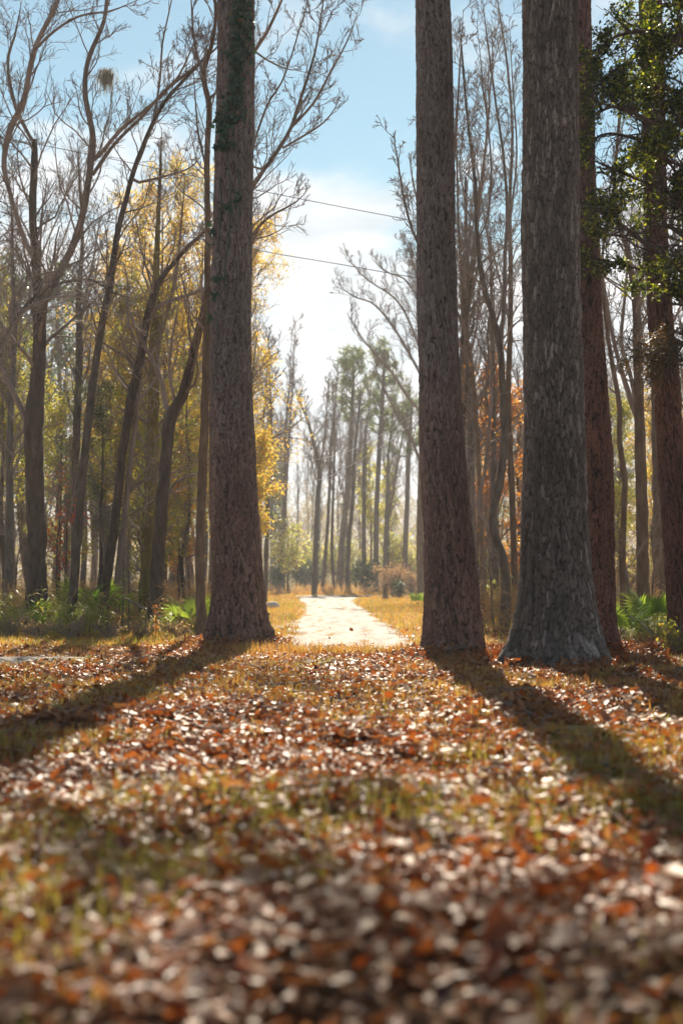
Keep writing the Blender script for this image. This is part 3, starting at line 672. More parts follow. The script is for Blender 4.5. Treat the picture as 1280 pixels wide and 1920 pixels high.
traced('bare_tree', 'dark wavy bare tree with high fork, paired with a thinner stem', 'tree', 31.0, [
    [(195, 1120, 20), (215, 990, 18), (230, 850, 17), (248, 740, 19), (263, 680, 17), (272, 620, 15), (285, 560, 15), (300, 525, 12), (322, 498, 10), (350, 465, 9), (380, 438, 8)],
    [(282, 588, 9), (305, 570, 9), (330, 560, 8), (375, 545, 7)],
    [(258, 700, 9), (240, 672, 8), (212, 655, 6), (190, 640, 5)],
    [(220, 1095, 15), (235, 960, 14), (243, 880, 12), (255, 790, 10), (262, 720, 9)],
    [(236, 930, 8), (262, 905, 8), (300, 890, 7), (330, 885, 5)]], D_, TW, 3, n1=1.5, t0=.45)
traced('bare_tree', 'dark forked tree with V-shaped limbs, next to the yellow leaves', 'tree', 30.0, [
    [(290, 1150, 30), (300, 1000, 25), (312, 850, 23), (320, 785, 24), (345, 735, 20), (366, 650, 17), (380, 590, 15), (392, 540, 13), (410, 480, 11), (440, 400, 9)],
    [(318, 790, 13), (308, 745, 11), (303, 715, 11), (288, 680, 9), (265, 635, 7), (250, 600, 5)],
    [(330, 760, 8), (318, 700, 7), (322, 640, 6), (330, 600, 5)],
    [(303, 960, 7), (330, 905, 6), (370, 888, 6)]], D_, TW, 4, n1=1.3, t0=.5)
traced('vine_covered_tree', 'mossy yellow-green trunk wrapped in vines behind the dark forked tree', 'tree', 33.0, [
    [(272, 1150, 27), (279, 1000, 26), (285, 850, 24), (290, 700, 22), (291, 600, 18), (295, 450, 12), (300, 340, 8)],
    [(290, 660, 10), (310, 600, 9), (330, 520, 7), (340, 420, 5)]], M['wood_moss'], TW, 5, n1=2.6, t0=.1, lab=(.4, 6, 1.3), leaf=('ygreen', 2400, .06, .032, (.8, 8)))
traced('bare_tree', 'slim straight bare tree standing close beside the ivy pine', 'tree', 27.0, [
    [(379, 1185, 24), (376, 1120, 19), (375, 1040, 18), (379, 900, 18), (385, 750, 16), (388, 600, 15), (390, 450, 14), (388, 300, 13), (393, 205, 13), (385, 165, 12), (383, 130, 11), (398, 80, 9), (405, 20, 8), (396, -30, 7)],
    [(389, 190, 7), (410, 170, 6), (440, 150, 5)],
    [(386, 165, 6), (365, 80, 5), (360, 20, 4)],
    [(388, 320, 5), (372, 250, 4), (366, 180, 3)]], B_, TW, 6, n1=1.2, t0=.45)
traced('bare_tree', 'narrow dark trunk set back between the forked tree and the leaning tree', 'tree', 42.0, [
    [(140, 1120, 15), (142, 880, 15), (146, 760, 15), (150, 640, 14), (148, 560, 11), (155, 450, 8), (150, 350, 6)],
    [(147, 620, 8), (165, 540, 6), (180, 460, 4)]], D_, TW, 7, n1=1.8, t0=.4)
traced('bare_tree', 'low arching bare tree with curved limbs over the yellow leaves', 'tree', 27.5, [
    [(-25, 1150, 14), (-18, 900, 12), (-8, 720, 10), (5, 650, 9), (30, 600, 8), (60, 562, 7), (110, 532, 6), (170, 524, 5), (215, 550, 4)],
    [(0, 665, 7), (40, 590, 6), (90, 560, 5), (150, 556, 4), (190, 580, 3)],
    [(20, 615, 5), (20, 570, 5), (60, 520, 4), (120, 505, 3)]], G_, TP, 8, n1=2.6, t0=.55)
traced('bare_tree', 'bare tree behind the ivy pine with limbs spreading over the path', 'tree', 29.0, [
    [(436, 1180, 24), (440, 900, 22), (445, 650, 18), (455, 450, 15), (470, 360, 12), (490, 325, 10), (512, 295, 9), (545, 240, 8), (570, 165, 7), (590, 100, 5), (602, 30, 4)],
    [(547, 238, 6), (590, 190, 6), (622, 130, 5), (642, 95, 4), (660, 55, 3)],
    [(525, 280, 5), (560, 260, 5), (600, 235, 4), (620, 215, 3)],
    [(450, 500, 8), (475, 440, 7), (500, 410, 6), (535, 390, 4), (560, 375, 3)],
    [(446, 620, 12), (455, 300, 11), (470, 120, 9), (495, 70, 8), (520, 20, 6), (535, -20, 5)],
    [(480, 98, 5), (505, 115, 4), (540, 130, 3)],
    [(470, 300, 5), (500, 200, 5), (530, 150, 4), (560, 60, 3)]], G_, TW, 9, n1=2.2, t0=.55)
traced('bare_tree', 'bare tree with an elbow-bent low fork between the plated pine and the oak', 'tree', 33.0, [
    [(946, 1165, 21), (948, 1090, 18), (940, 1040, 17), (925, 1000, 15), (924, 960, 14), (937, 905, 14), (945, 825, 14), (942, 740, 13), (938, 660, 12), (925, 600, 11), (905, 530, 10), (894, 440, 9), (888, 320, 8), (876, 220, 6), (868, 130, 5)],
    [(930, 1010, 13), (910, 975, 11), (894, 955, 9), (899, 930, 7), (911, 860, 7), (920, 760, 7), (921, 690, 6), (926, 630, 5)],
    [(938, 650, 9), (945, 560, 9), (946, 480, 8), (950, 400, 7), (944, 300, 6), (930, 200, 5), (915, 90, 4)],
    [(946, 470, 6), (960, 380, 5), (968, 280, 4), (960, 150, 3)],
    [(896, 450, 5), (915, 400, 4), (920, 300, 4), (905, 160, 3)]], G_, TW, 10, n1=1.7, t0=.45)
traced('bare_tree', 'slender pale bare tree just left of the oak, set behind the elbow-bent one', 'tree', 40.0, [
    [(966, 1130, 13), (958, 900, 12), (952, 760, 11), (955, 640, 10), (957, 520, 9), (955, 380, 8), (960, 250, 6), (950, 120, 5), (935, 20, 3)],
    [(954, 600, 6), (930, 500, 5), (910, 420, 4), (895, 330, 3)]], B_, TP, 11, n1=2.0, t0=.4)
traced('bare_tree', 'thin bare tree rising beside the plated pine, among rust leaves', 'tree', 36.0, [
    [(905, 1130, 10), (900, 950, 9), (893, 800, 9), (885, 700, 8), (876, 640, 7), (868, 560, 6), (860, 440, 5), (856, 300, 4)],
    [(880, 670, 5), (895, 600, 4), (900, 520, 3)]], B_, TW, 12, n1=2.6, t0=.3, leaf=('rust', 260, .10, .05, (1.5, 6.5)))
traced('bare_tree', 'bare tree hidden by the plated pine, only its left side branches showing', 'tree', 27.0, [
    [(812, 1170, 18), (816, 900, 16), (812, 650, 13), (802, 520, 11), (790, 470, 9), (776, 440, 6), (762, 395, 5), (748, 320, 4)],
    [(795, 480, 6), (790, 420, 5), (780, 370, 4), (772, 330, 3)],
    [(812, 640, 9), (830, 450, 8), (850, 300, 6), (860, 150, 4)]], G_, TW, 13, n1=1.6, t0=.55)
traced('bare_tree', 'brown trunk with branching upper limbs behind the low palmetto on the right', 'tree', 30.0, [
    [(1206, 1175, 25), (1203, 1000, 23), (1200, 850, 21), (1197, 760, 19), (1194, 640, 17), (1190, 560, 14), (1175, 470, 11), (1152, 380, 9), (1158, 250, 7), (1170, 120, 5)],
    [(1196, 790, 13), (1178, 740, 12), (1160, 680, 10), (1148, 630, 9), (1134, 555, 8), (1128, 490, 6), (1140, 380, 4)],
    [(1196, 775, 10), (1180, 700, 9), (1164, 640, 8), (1172, 540, 6), (1180, 440, 4)],
    [(1192, 570, 8), (1205, 500, 7), (1215, 420, 5)],
    [(1192, 600, 8), (1208, 540, 6), (1225, 460, 5), (1228, 350, 3)]], B_, TW, 14, n1=1.7, t0=.45)
traced('bare_tree', 'thin crooked trunk in the gap right of the reddish pine', 'tree', 28.0, [
    [(1168, 1180, 13), (1166, 1060, 12), (1168, 970, 11), (1170, 900, 11), (1161, 830, 10), (1160, 760, 10), (1150, 700, 9), (1140, 640, 8), (1128, 540, 6), (1120, 420, 4)],
    [(1185, 1175, 10), (1178, 1110, 9), (1167, 1050, 9)],
    [(1150, 1165, 9), (1144, 1080, 8), (1136, 1000, 7), (1132, 900, 5)]], B_, TW, 15, n1=1.4, t0=.5)
traced('bare_tree', 'plain brown trunk beside the rightmost pine, behind a palmetto', 'tree', 38.0, [
    [(1238, 1140, 26), (1235, 1000, 23), (1231, 850, 21), (1228, 700, 18), (1222, 520, 14), (1225, 350, 10), (1215, 200, 6)],
    [(1229, 740, 8), (1205, 640, 6), (1195, 540, 4)]], B_, TW, 16, n1=2.0, t0=.4)
traced('bare_tree', 'fan-crowned bare tree arching left over the far end of the path', 'tree', 70.0, [
    [(789, 1125, 15), (787, 1000, 14), (790, 880, 13), (796, 760, 12), (800, 680, 11), (800, 600, 9), (790, 540, 6), (775, 500, 4)],
    [(788, 870, 7), (770, 820, 6), (745, 780, 5), (728, 745, 4), (715, 720, 3)],
    [(795, 780, 7), (765, 745, 6), (735, 700, 5), (700, 660, 4), (672, 625, 3)],
    [(798, 720, 7), (765, 660, 6), (735, 610, 5), (700, 570, 4), (662, 555, 3)],
    [(799, 690, 6), (770, 610, 5), (740, 560, 4), (690, 525, 3)],
    [(800, 640, 6), (785, 570, 5), (760, 525, 4), (725, 510, 3)],
    [(796, 760, 6), (830, 690, 5), (860, 640, 4), (880, 600, 3)]], B_, TW, 17, n1=2.0, t0=.7, lab=(.6, 12, 2.2), rt=.007, rmin1=.01, slope=.8, up=.25, ang=.55)

# ------------------------------------------------------------------ leafy trees (free-standing)
def leafy(name, label, cat, x, y, h, r0, seed, leaf, crown=(.3, .75), spread=(2.0, 5, 2.6), mat=None, group=None, n1=34, twm=None, lean=(0, 0), rt=.004, drop=.35, n2=6, n3=4):
    rng = np.random.default_rng(seed); base = np.array([x, y, 0.0])
    zs = np.linspace(-.1, h, 9); pts = np.stack([x + lean[0] * np.clip(zs / h, 0, 1) ** 1.3 + np.r_[0, rng.normal(0, .05 * h / 8, 8)], y + lean[1] * zs / h + np.r_[0, rng.normal(0, .05 * h / 8, 8)], zs, np.linspace(r0, .012, 9)], 1)
    P = resample(pts, 30); tr = MB(); tubes(tr, P[:, :3], P[:, 3], 9)
    p1, r1 = spawn(P[:, :3], P[:, 3], n1, crown[0], 1, crown[1] if crown[1] > .5 else .75, .25, labs=spread, rr=.5, rmin=.009, up=.12, wig=.2, M=7, rng=rng)
    p2, r2 = spawn(p1, r1, n2, .2, 1, .8, .25, .5, rr=.6, rmin=.006, up=.05, wig=.22, M=5, rng=rng)
    p3, r3 = spawn(p2, r2, n3, .2, 1, .8, .25, .6, rr=.6, rmin=rt, up=.0, wig=.22, M=4, rng=rng)
    cr = MB()
    for p, r_, s in ((p1, r1, 6), (p2, r2, 4), (p3, r3, 3)): tubes(cr, p, r_, s)
    t = thing(name, base, label, cat, group)
    tr.build('trunk', mat or D_, t, base); cr.build('crown', twm or TW, t, base)
    if leaf:
        lb = MB()
        for lm_n, l, w in [leaf[1:]]:
            tips = np.concatenate([p3.reshape(-1, 3), p2[:, 2:].reshape(-1, 3)])
            # some twigs have already dropped their leaves: gaps
            gap = fbm(tips[:, 0] * 1.3 + tips[:, 1], tips[:, 2] * 1.3, seed, 2) > .34
            tips = tips[gap] if gap.sum() > 50 else tips
            pick = tips[rng.integers(0, len(tips), lm_n)] + rng.normal(0, .13, (lm_n, 3))
            leaves(lb, pick, l, w, rng, 0, None, .12, drop)
        lb.build('foliage', M[leaf[0]], t, base)
    return t
def X(px, d): return (px - 640) / F * d
leafy('yellow_leaved_tree', 'tall tree full of golden leaves behind the two forked trees', 'tree', X(305, 46), 46, 13.6, .16, 21, ('yellow', 27000, .095, .045), (.25, .8), (1.6, 14, 2.9), n1=52)
leafy('yellow_leaved_tree', 'golden tree with greenish lower leaves behind the thin leaning tree', 'tree', X(228, 50), 50, 12.6, .14, 66, ('yellow', 15000, .095, .045), (.25, .8), (1.4, 12, 2.4), n1=46)
leafy('yellow_leaved_tree', 'golden-leaved tree showing on both sides of the ivy pine', 'tree', X(446, 48), 48, 12.6, .16, 22, ('yellow', 26000, .095, .045), (.16, .8), (1.4, 10, 2.3), n1=60)
leafy('yellow_leaved_tree', 'small golden tree peeping out right of the ivy pine below mid height', 'tree', X(474, 40), 40, 4.9, .06, 23, ('yellow', 3600, .095, .045), (.35, .8), (.5, 8, .9), n1=24)
leafy('yellow_green_tree', 'yellow-green leaved tree at the left edge behind the stout dark tree', 'tree', X(5, 40), 40, 8.8, .1, 24, ('ygreen', 10000, .09, .045), (.5, .8), (.9, 10, 1.6), n1=30)
leafy('yellow_green_tree', 'sparse yellow-green tree behind the wavy dark trunk', 'tree', X(225, 44), 44, 9.6, .09, 25, ('ygreen', 12000, .09, .045), (.25, .8), (.9, 10, 1.7), n1=34)
leafy('yellow_green_tree', 'loose yellow-green tree low between the dark forked tree and slim straight tree', 'tree', X(350, 41), 41, 7.4, .07, 26, ('ygreen', 5200, .085, .04), (.2, .8), (.6, 10, 1.2), n1=30)
leafy('orange_leaved_tree', 'low orange-leaved sapling left of the slim straight tree', 'tree', X(335, 43), 43, 5.0, .06, 27, ('rust', 3000, .09, .05), (.2, .8), (.6, 10, 1.3), n1=26)
leafy('holly_tree', 'dark green holly behind the thin leaning tree', 'tree', X(190, 40), 40, 6.2, .08, 28, ('green', 3600, .075, .035), (.35, .8), (.6, 10, 1.15), n1=34)
leafy('holly_tree', 'dark green holly right of the wavy dark trunk', 'tree', X(300, 43), 43, 6.0, .08, 29, ('green', 2400, .08, .04), (.5, .8), (.6, 10, 1.2), n1=30)
leafy('yellow_green_tree', 'airy lime-yellow tree low behind the mossy trunk', 'tree', X(275, 39), 39, 5.6, .06, 61, ('ygreen', 8000, .085, .04), (.12, .8), (.7, 10, 1.4), n1=34)
leafy('yellow_green_tree', 'airy lime-yellow tree behind the stout dark trunk', 'tree', X(115, 45), 45, 6.4, .06, 62, ('ygreen', 7500, .085, .04), (.2, .8), (.7, 10, 1.4), n1=30)
leafy('yellow_green_tree', 'sparse lime-yellow tree behind the crooked trunk right of the reddish pine', 'tree', X(1160, 46), 46, 6.5, .06, 63, ('ygreen', 6000, .09, .045), (.15, .8), (.8, 10, 1.5), n1=30)
leafy('yellow_leaved_tree', 'golden understory tree seen between the brown trunks on the right', 'tree', X(1225, 52), 52, 7.5, .08, 64, ('yellow', 6500, .1, .05), (.15, .8), (.8, 10, 1.6), n1=30)
leafy('rust_leaved_tree', 'faded russet tree low at the right behind the rightmost pine', 'tree', X(1290, 48), 48, 6.5, .08, 65, ('rust', 2200, .1, .05), (.15, .8), (.8, 10, 1.5), n1=30)
leafy('yellow_green_tree', 'broad yellow-green tree filling the left edge behind the arching bare tree', 'tree', X(-45, 44), 44, 10.5, .12, 67, ('ygreen', 12000, .095, .045), (.25, .8), (1.3, 12, 2.3), n1=44)
leafy('yellow_leaved_tree', 'lower golden tree in front of the others between the wavy and the forked trunk', 'tree', X(268, 43), 43, 9.2, .1, 68, ('yellow', 12000, .09, .042), (.2, .8), (1.0, 12, 2.0), n1=44)
leafy('red_leaved_sapling', 'small sapling with bright red leaves behind the stout dark tree', 'sapling', X(108, 33), 33, 3.3, .03, 30, ('red', 420, .08, .05), (.3, .8), (.4, 8, .75), n1=14)
leafy('rust_leaved_tree', 'rust-orange leaved tree between the plated pine and the oak', 'tree', X(930, 44), 44, 7.6, .1, 31, ('rust', 6500, .11, .055), (.12, .8), (.8, 10, 1.5), n1=36)
leafy('rust_leaved_tree', 'thinly leaved russet tree close to the oak trunk', 'tree', X(972, 52), 52, 7.4, .1, 32, ('rust', 1000, .12, .06), (.15, .8), (.8, 10, 1.3), n1=30)
leafy('yellow_green_tree', 'pale yellow-green understory tree low behind the elbow-bent tree', 'tree', X(905, 47), 47, 2.9, .05, 33, ('ygreen', 1500, .10, .05), (.1, .8), (.5, 8, 1.3), n1=24)
leafy('small_tree', 'small bushy tree with pale yellow-green crown left of the path bend', 'tree', X(540, 96), 96, 4.2, .1, 34, ('palegreen', 1500, .20, .10), (.28, .95), (1.0, 10, 1.7), n1=30, rt=.01)
leafy('yellow_green_tree', 'soft yellow-green tree far back among the pines right of the bend', 'tree', X(694, 112), 112, 10.5, .12, 35, ('palegreen', 2600, .22, .11), (.35, .8), (1.2, 8, 2.1), n1=34, rt=.012)
leafy('yellow_green_tree', 'paler yellow-green tree beside the straight far pine', 'tree', X(728, 118), 118, 9.5, .12, 36, ('palegreen', 1900, .22, .11), (.3, .8), (1.2, 8, 2.1), n1=30, rt=.012)

# ------------------------------------------------------------------ dark evergreen hanging in on the right
def bough_tree(name, label, d, base_px, boughs, seed, leafmat, nleaf, l, w, height):
    rng = np.random.default_rng(seed); x0 = X(base_px, d); base = np.array([x0, d, 0.0])
    zs = np.linspace(-.1, height, 10); pts = np.stack([x0 + rng.normal(0, .06, 10), d + rng.normal(0, .06, 10), zs, np.linspace(.2, .05, 10)], 1)
    P = resample(pts, 30); tr = MB(); tubes(tr, P[:, :3], P[:, 3], 10)
    cr = MB(); tips = []; wts = []
    for bg, dz in boughs:
        pp = []
        for k, (x, y, wd) in enumerate(bg): pp.append(np.r_[U(x, y, d + dz * k / (len(bg) - 1)), wd * .5 * d / F])
        B = resample(pp, 16); tubes(cr, B[:, :3], B[:, 3], 7)
        p1, r1 = spawn(B[:, :3], B[:, 3], 22, .15, 1, .9, .25, labs=(.35, 8, 1.0), rr=.5, rmin=.006, up=.02, wig=.25, M=6, rng=rng)
        p2, r2 = spawn(p1, r1, 6, .2, 1, .8, .25, .55, rr=.6, rmin=.004, up=.0, wig=.25, M=5, rng=rng)
        tubes(cr, p1, r1, 5); tubes(cr, p2, r2, 3); tips.append(p2.reshape(-1, 3))
    t = thing(name, base, label, 'tree'); tr.build('trunk', D_, t, base); cr.build('crown', M['wood_dark'], t, base)
    tips = np.concatenate(tips); g = fbm(tips[:, 0] * 2.2, tips[:, 2] * 2.2, seed, 2) > .45; tips = tips[g]
    lb = MB(); C = tips[rng.integers(0, len(tips), nleaf)] + rng.normal(0, .05, (nleaf, 3)); leaves(lb, C, l, w, rng, .2, None, .15, .25)
    lb.build('foliage', M[leafmat], t, base); return t
bough_tree('evergreen_tree', 'dark glossy evergreen whose boughs hang in from the right side across the pines', 20.0, 1350, [
    ([(1350, 120, 16), (1290, 90, 12), (1220, 60, 9), (1150, 70, 6), (1110, 110, 3)], -.6),
    ([(1350, 220, 14), (1290, 180, 11), (1220, 160, 8), (1160, 150, 6), (1100, 165, 3)], .5),
    ([(1350, 330, 14), (1290, 280, 11), (1220, 230, 9), (1150, 200, 6), (1095, 230, 3)], -.3),
    ([(1350, 60, 12), (1300, 20, 9), (1250, 10, 7), (1190, 30, 4)], .8),
    ([(1350, 440, 13), (1290, 400, 10), (1250, 360, 8), (1180, 330, 6), (1110, 300, 3)], .2),
    ([(1350, 560, 13), (1280, 510, 11), (1215, 460, 9), (1160, 420, 7), (1110, 390, 3)], -.5),
    ([(1350, 600, 12), (1280, 560, 10), (1240, 520, 8), (1180, 500, 5), (1100, 480, 3)], .4),
    ([(1350, 420, 10), (1310, 380, 8), (1270, 330, 6), (1240, 280, 4)], 1.0),
    ([(1350, 260, 12), (1280, 230, 10), (1210, 260, 8), (1140, 250, 5), (1095, 270, 3)], .9),
    ([(1350, 30, 12), (1280, 60, 9), (1200, 100, 7), (1130, 150, 5), (1092, 200, 3)], -.2),
    ([(1350, 500, 12), (1290, 450, 10), (1240, 420, 8), (1190, 440, 5), (1120, 440, 3)], .7),
    ([(1350, 330, 10), (1300, 320, 8), (1250, 300, 6), (1200, 280, 4)], -.8)], 41, 'evergreen', 17000, .08, .038, 9.5)
rng = np.random.default_rng(43)
bough_tree('cedar_tree', 'dark shaggy low bough with rusty dead needles in front of the rightmost pine', 20.6, 1335, [
    ([(1335, 640, 12), (1290, 640, 10), (1250, 655, 8), (1215, 665, 6), (1185, 655, 4)], -.1),
    ([(1335, 690, 10), (1290, 675, 8), (1255, 680, 6), (1225, 690, 4)], -.1)], 44, 'deadneedle', 2600, .11, .014, 7.0)

# ------------------------------------------------------------------ far pines and hazy far trees
def far_pine(label, d, stem, crown, seed, group=None, clumps=30, ivy=False):
    rng = np.random.default_rng(seed)
    pts = np.array([np.r_[U(x, y, d), w * .5 * d / F] for x, y, w in stem]); base = np.array([pts[0, 0], d, 0.0]); pts[0, 2] = -.1
    P = resample(pts, 30); tr = MB(); tubes(tr, P[:, :3], P[:, 3], 8)
    cr = MB(); nb = MB(); lo = crown[0]
    k0 = np.searchsorted(P[:, 2], U(0, lo, d)[2]) / 30
    p1, r1 = spawn(P[:, :3], P[:, 3], clumps, min(k0, .9), 1, 1.2, .35, labs=(crown[1] * d / F * .75, 4, 4), rr=.4, rmin=.02, up=.15, wig=.15, M=6, rng=rng)
    p2, r2 = spawn(p1, r1, 4, .35, 1, .7, .2, .45, rr=.6, rmin=.012, up=.15, wig=.15, M=4, rng=rng)
    tubes(cr, p1, r1, 5); tubes(cr, p2, r2, 3)
    tips = np.concatenate([p2[:, 1:].reshape(-1, 3), p1[:, -2:].reshape(-1, 3)])
    pine_sprays(tips + rng.normal(0, .12, tips.shape), 11, .4, nb, rng, .022)
    t = thing('pine_tree', base, label, 'tree', group); tr.build('trunk', M['far_wood'], t, base); cr.build('crown', M['far_wood'], t, base); nb.build('needles', M['needle'], t, base)
    if ivy:
        ib = MB(); zc = rng.uniform(.2, 5, 500); xi = np.interp(zc, P[:, 2], P[:, 0]); ri = np.interp(zc, P[:, 2], P[:, 3]) + .1; a = rng.uniform(0, 2 * PI, 500)
        leaves(ib, np.stack([xi + ri * np.cos(a), d + ri * np.sin(a), zc], 1), .25, .2, rng); ib.build('ivy', M['shrubblue'], t, base)
    return t
far_pine('far pine with the tallest round crown, leaning right beyond the path bend', 104, [(634, 1106, 13), (641, 1012, 11), (649, 944, 10), (654, 875, 9), (658, 806, 8), (662, 720, 6), (662, 668, 3)], (800, 46), 51, None, 30)
far_pine('straight far pine with a tall narrow crown in the middle of the gap', 108, [(704, 1104, 11), (705, 1000, 10), (706, 944, 9), (712, 823, 9), (716, 765, 8), (719, 703, 6), (721, 655, 3)], (820, 38), 52, None, 32)
far_pine('far pine with a small crown nearest the fan-crowned tree', 110, [(757, 1104, 11), (760, 1010, 10), (763, 944, 9), (766, 840, 8), (770, 790, 6), (771, 750, 3)], (850, 34), 53, None, 22)
FT = [('far bare trunk standing nearest the path bend', 91, [(589, 1117, 12), (592, 1012, 10), (596, 926, 9), (599, 885, 8), (590, 838, 6), (575, 785, 4), (560, 750, 3)], [[(599, 880, 5), (605, 850, 5), (608, 820, 4), (612, 770, 3)]]),
      ('slim far tree right of the trunk by the path bend', 100, [(604, 1109, 8), (612, 1012, 7), (618, 909, 6), (620, 840, 5), (628, 760, 3)], []),
      ('thin far tree forming a V with the leaning far pine', 102, [(627, 1107, 7), (623, 1060, 6), (622, 1012, 6), (625, 909, 5), (627, 820, 4), (624, 740, 2)], []),
      ('crooked far tree right of the leaning far pine', 98, [(651, 1111, 9), (654, 1012, 8), (661, 944, 7), (664, 858, 6), (672, 780, 4), (676, 730, 2)], [[(655, 1005, 5), (648, 970, 4), (644, 930, 3)]]),
      ('vine-draped far tree beside the dark shrub', 106, [(682, 1105, 9), (682, 944, 8), (685, 823, 6), (692, 760, 3)], []),
      ('forked far tree between the two straight far pines', 110, [(721, 1104, 11), (723, 1010, 9), (726, 930, 7), (728, 850, 5), (735, 790, 3)], [[(724, 1000, 7), (740, 900, 6), (752, 830, 4), (760, 790, 3)]]),
      ('thin dark tree behind the small bushy tree', 108, [(531, 1104, 8), (532, 995, 7), (534, 875, 6), (537, 789, 4), (545, 700, 2)], []),
      ('pale smooth trunk close to the ivy pine on its right', 62, [(497, 1128, 9), (501, 978, 8), (503, 905, 7), (508, 800, 5), (506, 720, 3)], []),
      ('dark trunk beside the pale smooth one', 80, [(487, 1112, 9), (488, 1000, 8), (489, 900, 7), (493, 800, 5), (500, 710, 3)], []),
      ('stump-like dark trunk swollen with ivy by the small bushy tree', 112, [(524, 1105, 17), (527, 1060, 13), (530, 1020, 11), (534, 940, 8), (540, 850, 5), (548, 720, 3)], [])]
for i, (lab, d, tr_, br) in enumerate(FT):
    traced('bare_tree', lab, 'tree', d, [tr_] + br, M['far_wood'], TW, 120 + i, n1=1.6, lab=(.6, 12, 2.4), n2=5, n3=5, t0=.45, rt=.010, rmin1=.014, sides=7, up=.3, ang=.6)

# prototype bare trees, then copies filling the wood
def proto_tree(h, seed, r0, n1, twm, mat, fork=True):
    rng = np.random.default_rng(seed); t = thing('bare_tree', (0, 0, 0), 'bare tree', 'tree')
    zs = np.linspace(-.15, h * .8, 9); pts = np.stack([np.cumsum(np.r_[0, rng.normal(0, .13, 8)]), np.cumsum(np.r_[0, rng.normal(0, .13, 8)]), zs, np.linspace(r0, r0 * .25, 9)], 1)
    P = resample(pts, 28); tr = MB(); tubes(tr, P[:, :3], P[:, 3], 8)
    cr = MB()
    f1, q1 = spawn(P[:, :3], P[:, 3], 4, .45, .98, .4, .12, labs=(h * .22, 8, h * .4), rr=.75, rmin=.02, up=.3, wig=.1, M=10, rng=rng)
    tubes(cr, f1, q1, 6)
    for PP, RR, n in ((P[None, :, :3], P[None, :, 3], n1), (f1, q1, 9)):
        p1, r1 = spawn(PP, RR, n, .3, 1, .75, .25, labs=(.7, 14, 2.8), rr=.5, rmin=.010, up=.22, wig=.18, M=6, rng=rng)
        p2, r2 = spawn(p1, r1, 5, .2, 1, .75, .25, .55, rr=.6, rmin=.007, up=.2, wig=.2, M=4, rng=rng)
        p3, r3 = spawn(p2, r2, 4, .2, 1, .75, .25, .6, rr=.6, rmin=.006, up=.2, wig=.2, M=3, rng=rng)
        tubes(cr, p1, r1, 4); tubes(cr, p2, r2, 3); tubes(cr, p3, r3, 3)
    tr.build('trunk', mat, t); cr.build('crown', twm, t); return t
PR = [proto_tree(h, 300 + i, r0, 18, TW if i % 3 else TP, (M['far_wood'], B_, D_, G_)[i % 4]) for i, (h, r0) in enumerate([(15, .17), (13, .12), (17, .2), (12, .1), (16, .15), (10, .08)])]
rng = np.random.default_rng(77); used = set(); PATCH = []
def place_bare(px, d, sc, label, group, k=None, sz=None):
    k = int(rng.integers(0, len(PR))) if k is None else k
    loc = (X(px, d), d, 0); rz = rng.uniform(0, 2 * PI); s = (sc, sc, sc if sz is None else sz)
    if k not in used:
        used.add(k); o = PR[k]; o.location = loc; o.rotation_euler = (0, 0, rz); o.scale = s; o['label'] = label; o['group'] = group
    else: dup(PR[k], loc, rz, s, label, group)
for i in range(46):       # left wood
    d = rng.uniform(36, 92); px = rng.uniform(-120, 470 - 34 * 36 / d)
    place_bare(px, d, rng.uniform(.75, 1.1) * (1.0 if d < 60 else 1.15), 'slender bare tree deep in the tangled wood left of the ivy pine', 'bare trees of the left-hand wood')
for i in range(30):       # right wood
    d = rng.uniform(36, 88); px = rng.uniform(860 if d > 45 else 890, 1400)
    place_bare(px, d, rng.uniform(.75, 1.05), 'slender bare tree deep in the wood right of the plated pine', 'bare trees of the right-hand wood')
for i in range(38):       # beyond the bend
    d = rng.uniform(120, 165); px = rng.uniform(440, 900)
    top = rng.uniform(725, 800) if 545 < px < 640 else rng.uniform(690, 790); k = int(rng.integers(0, 6)); hh = (1080 - top) / F * d + 1.2
    sc_ = hh / [15, 13, 17, 12, 16, 10][k]; place_bare(px, d, sc_ * .62, 'hazy bare tree in the far wood beyond the path bend', 'hazy bare trees beyond the bend', k, sc_)

for i in range(26):       # thin saplings in the undergrowth
    lf = i < 17; d = rng.uniform(29, 44); px = rng.uniform(-60, 400) if lf else rng.choice([rng.uniform(880, 975), rng.uniform(1140, 1300)])
    k = int(rng.integers(0, 6)); h_ = rng.uniform(2.2, 5.0) / [15, 13, 17, 12, 16, 10][k]
    dup(PR[k], (X(px, d), d, 0), rng.uniform(0, 6), (h_ * .8, h_ * .8, h_), 'thin bare sapling in the undergrowth of the ' + ('left-hand' if lf else 'right-hand') + ' wood', 'thin saplings of the ' + ('left-hand' if lf else 'right-hand') + ' wood').name = 'sapling'

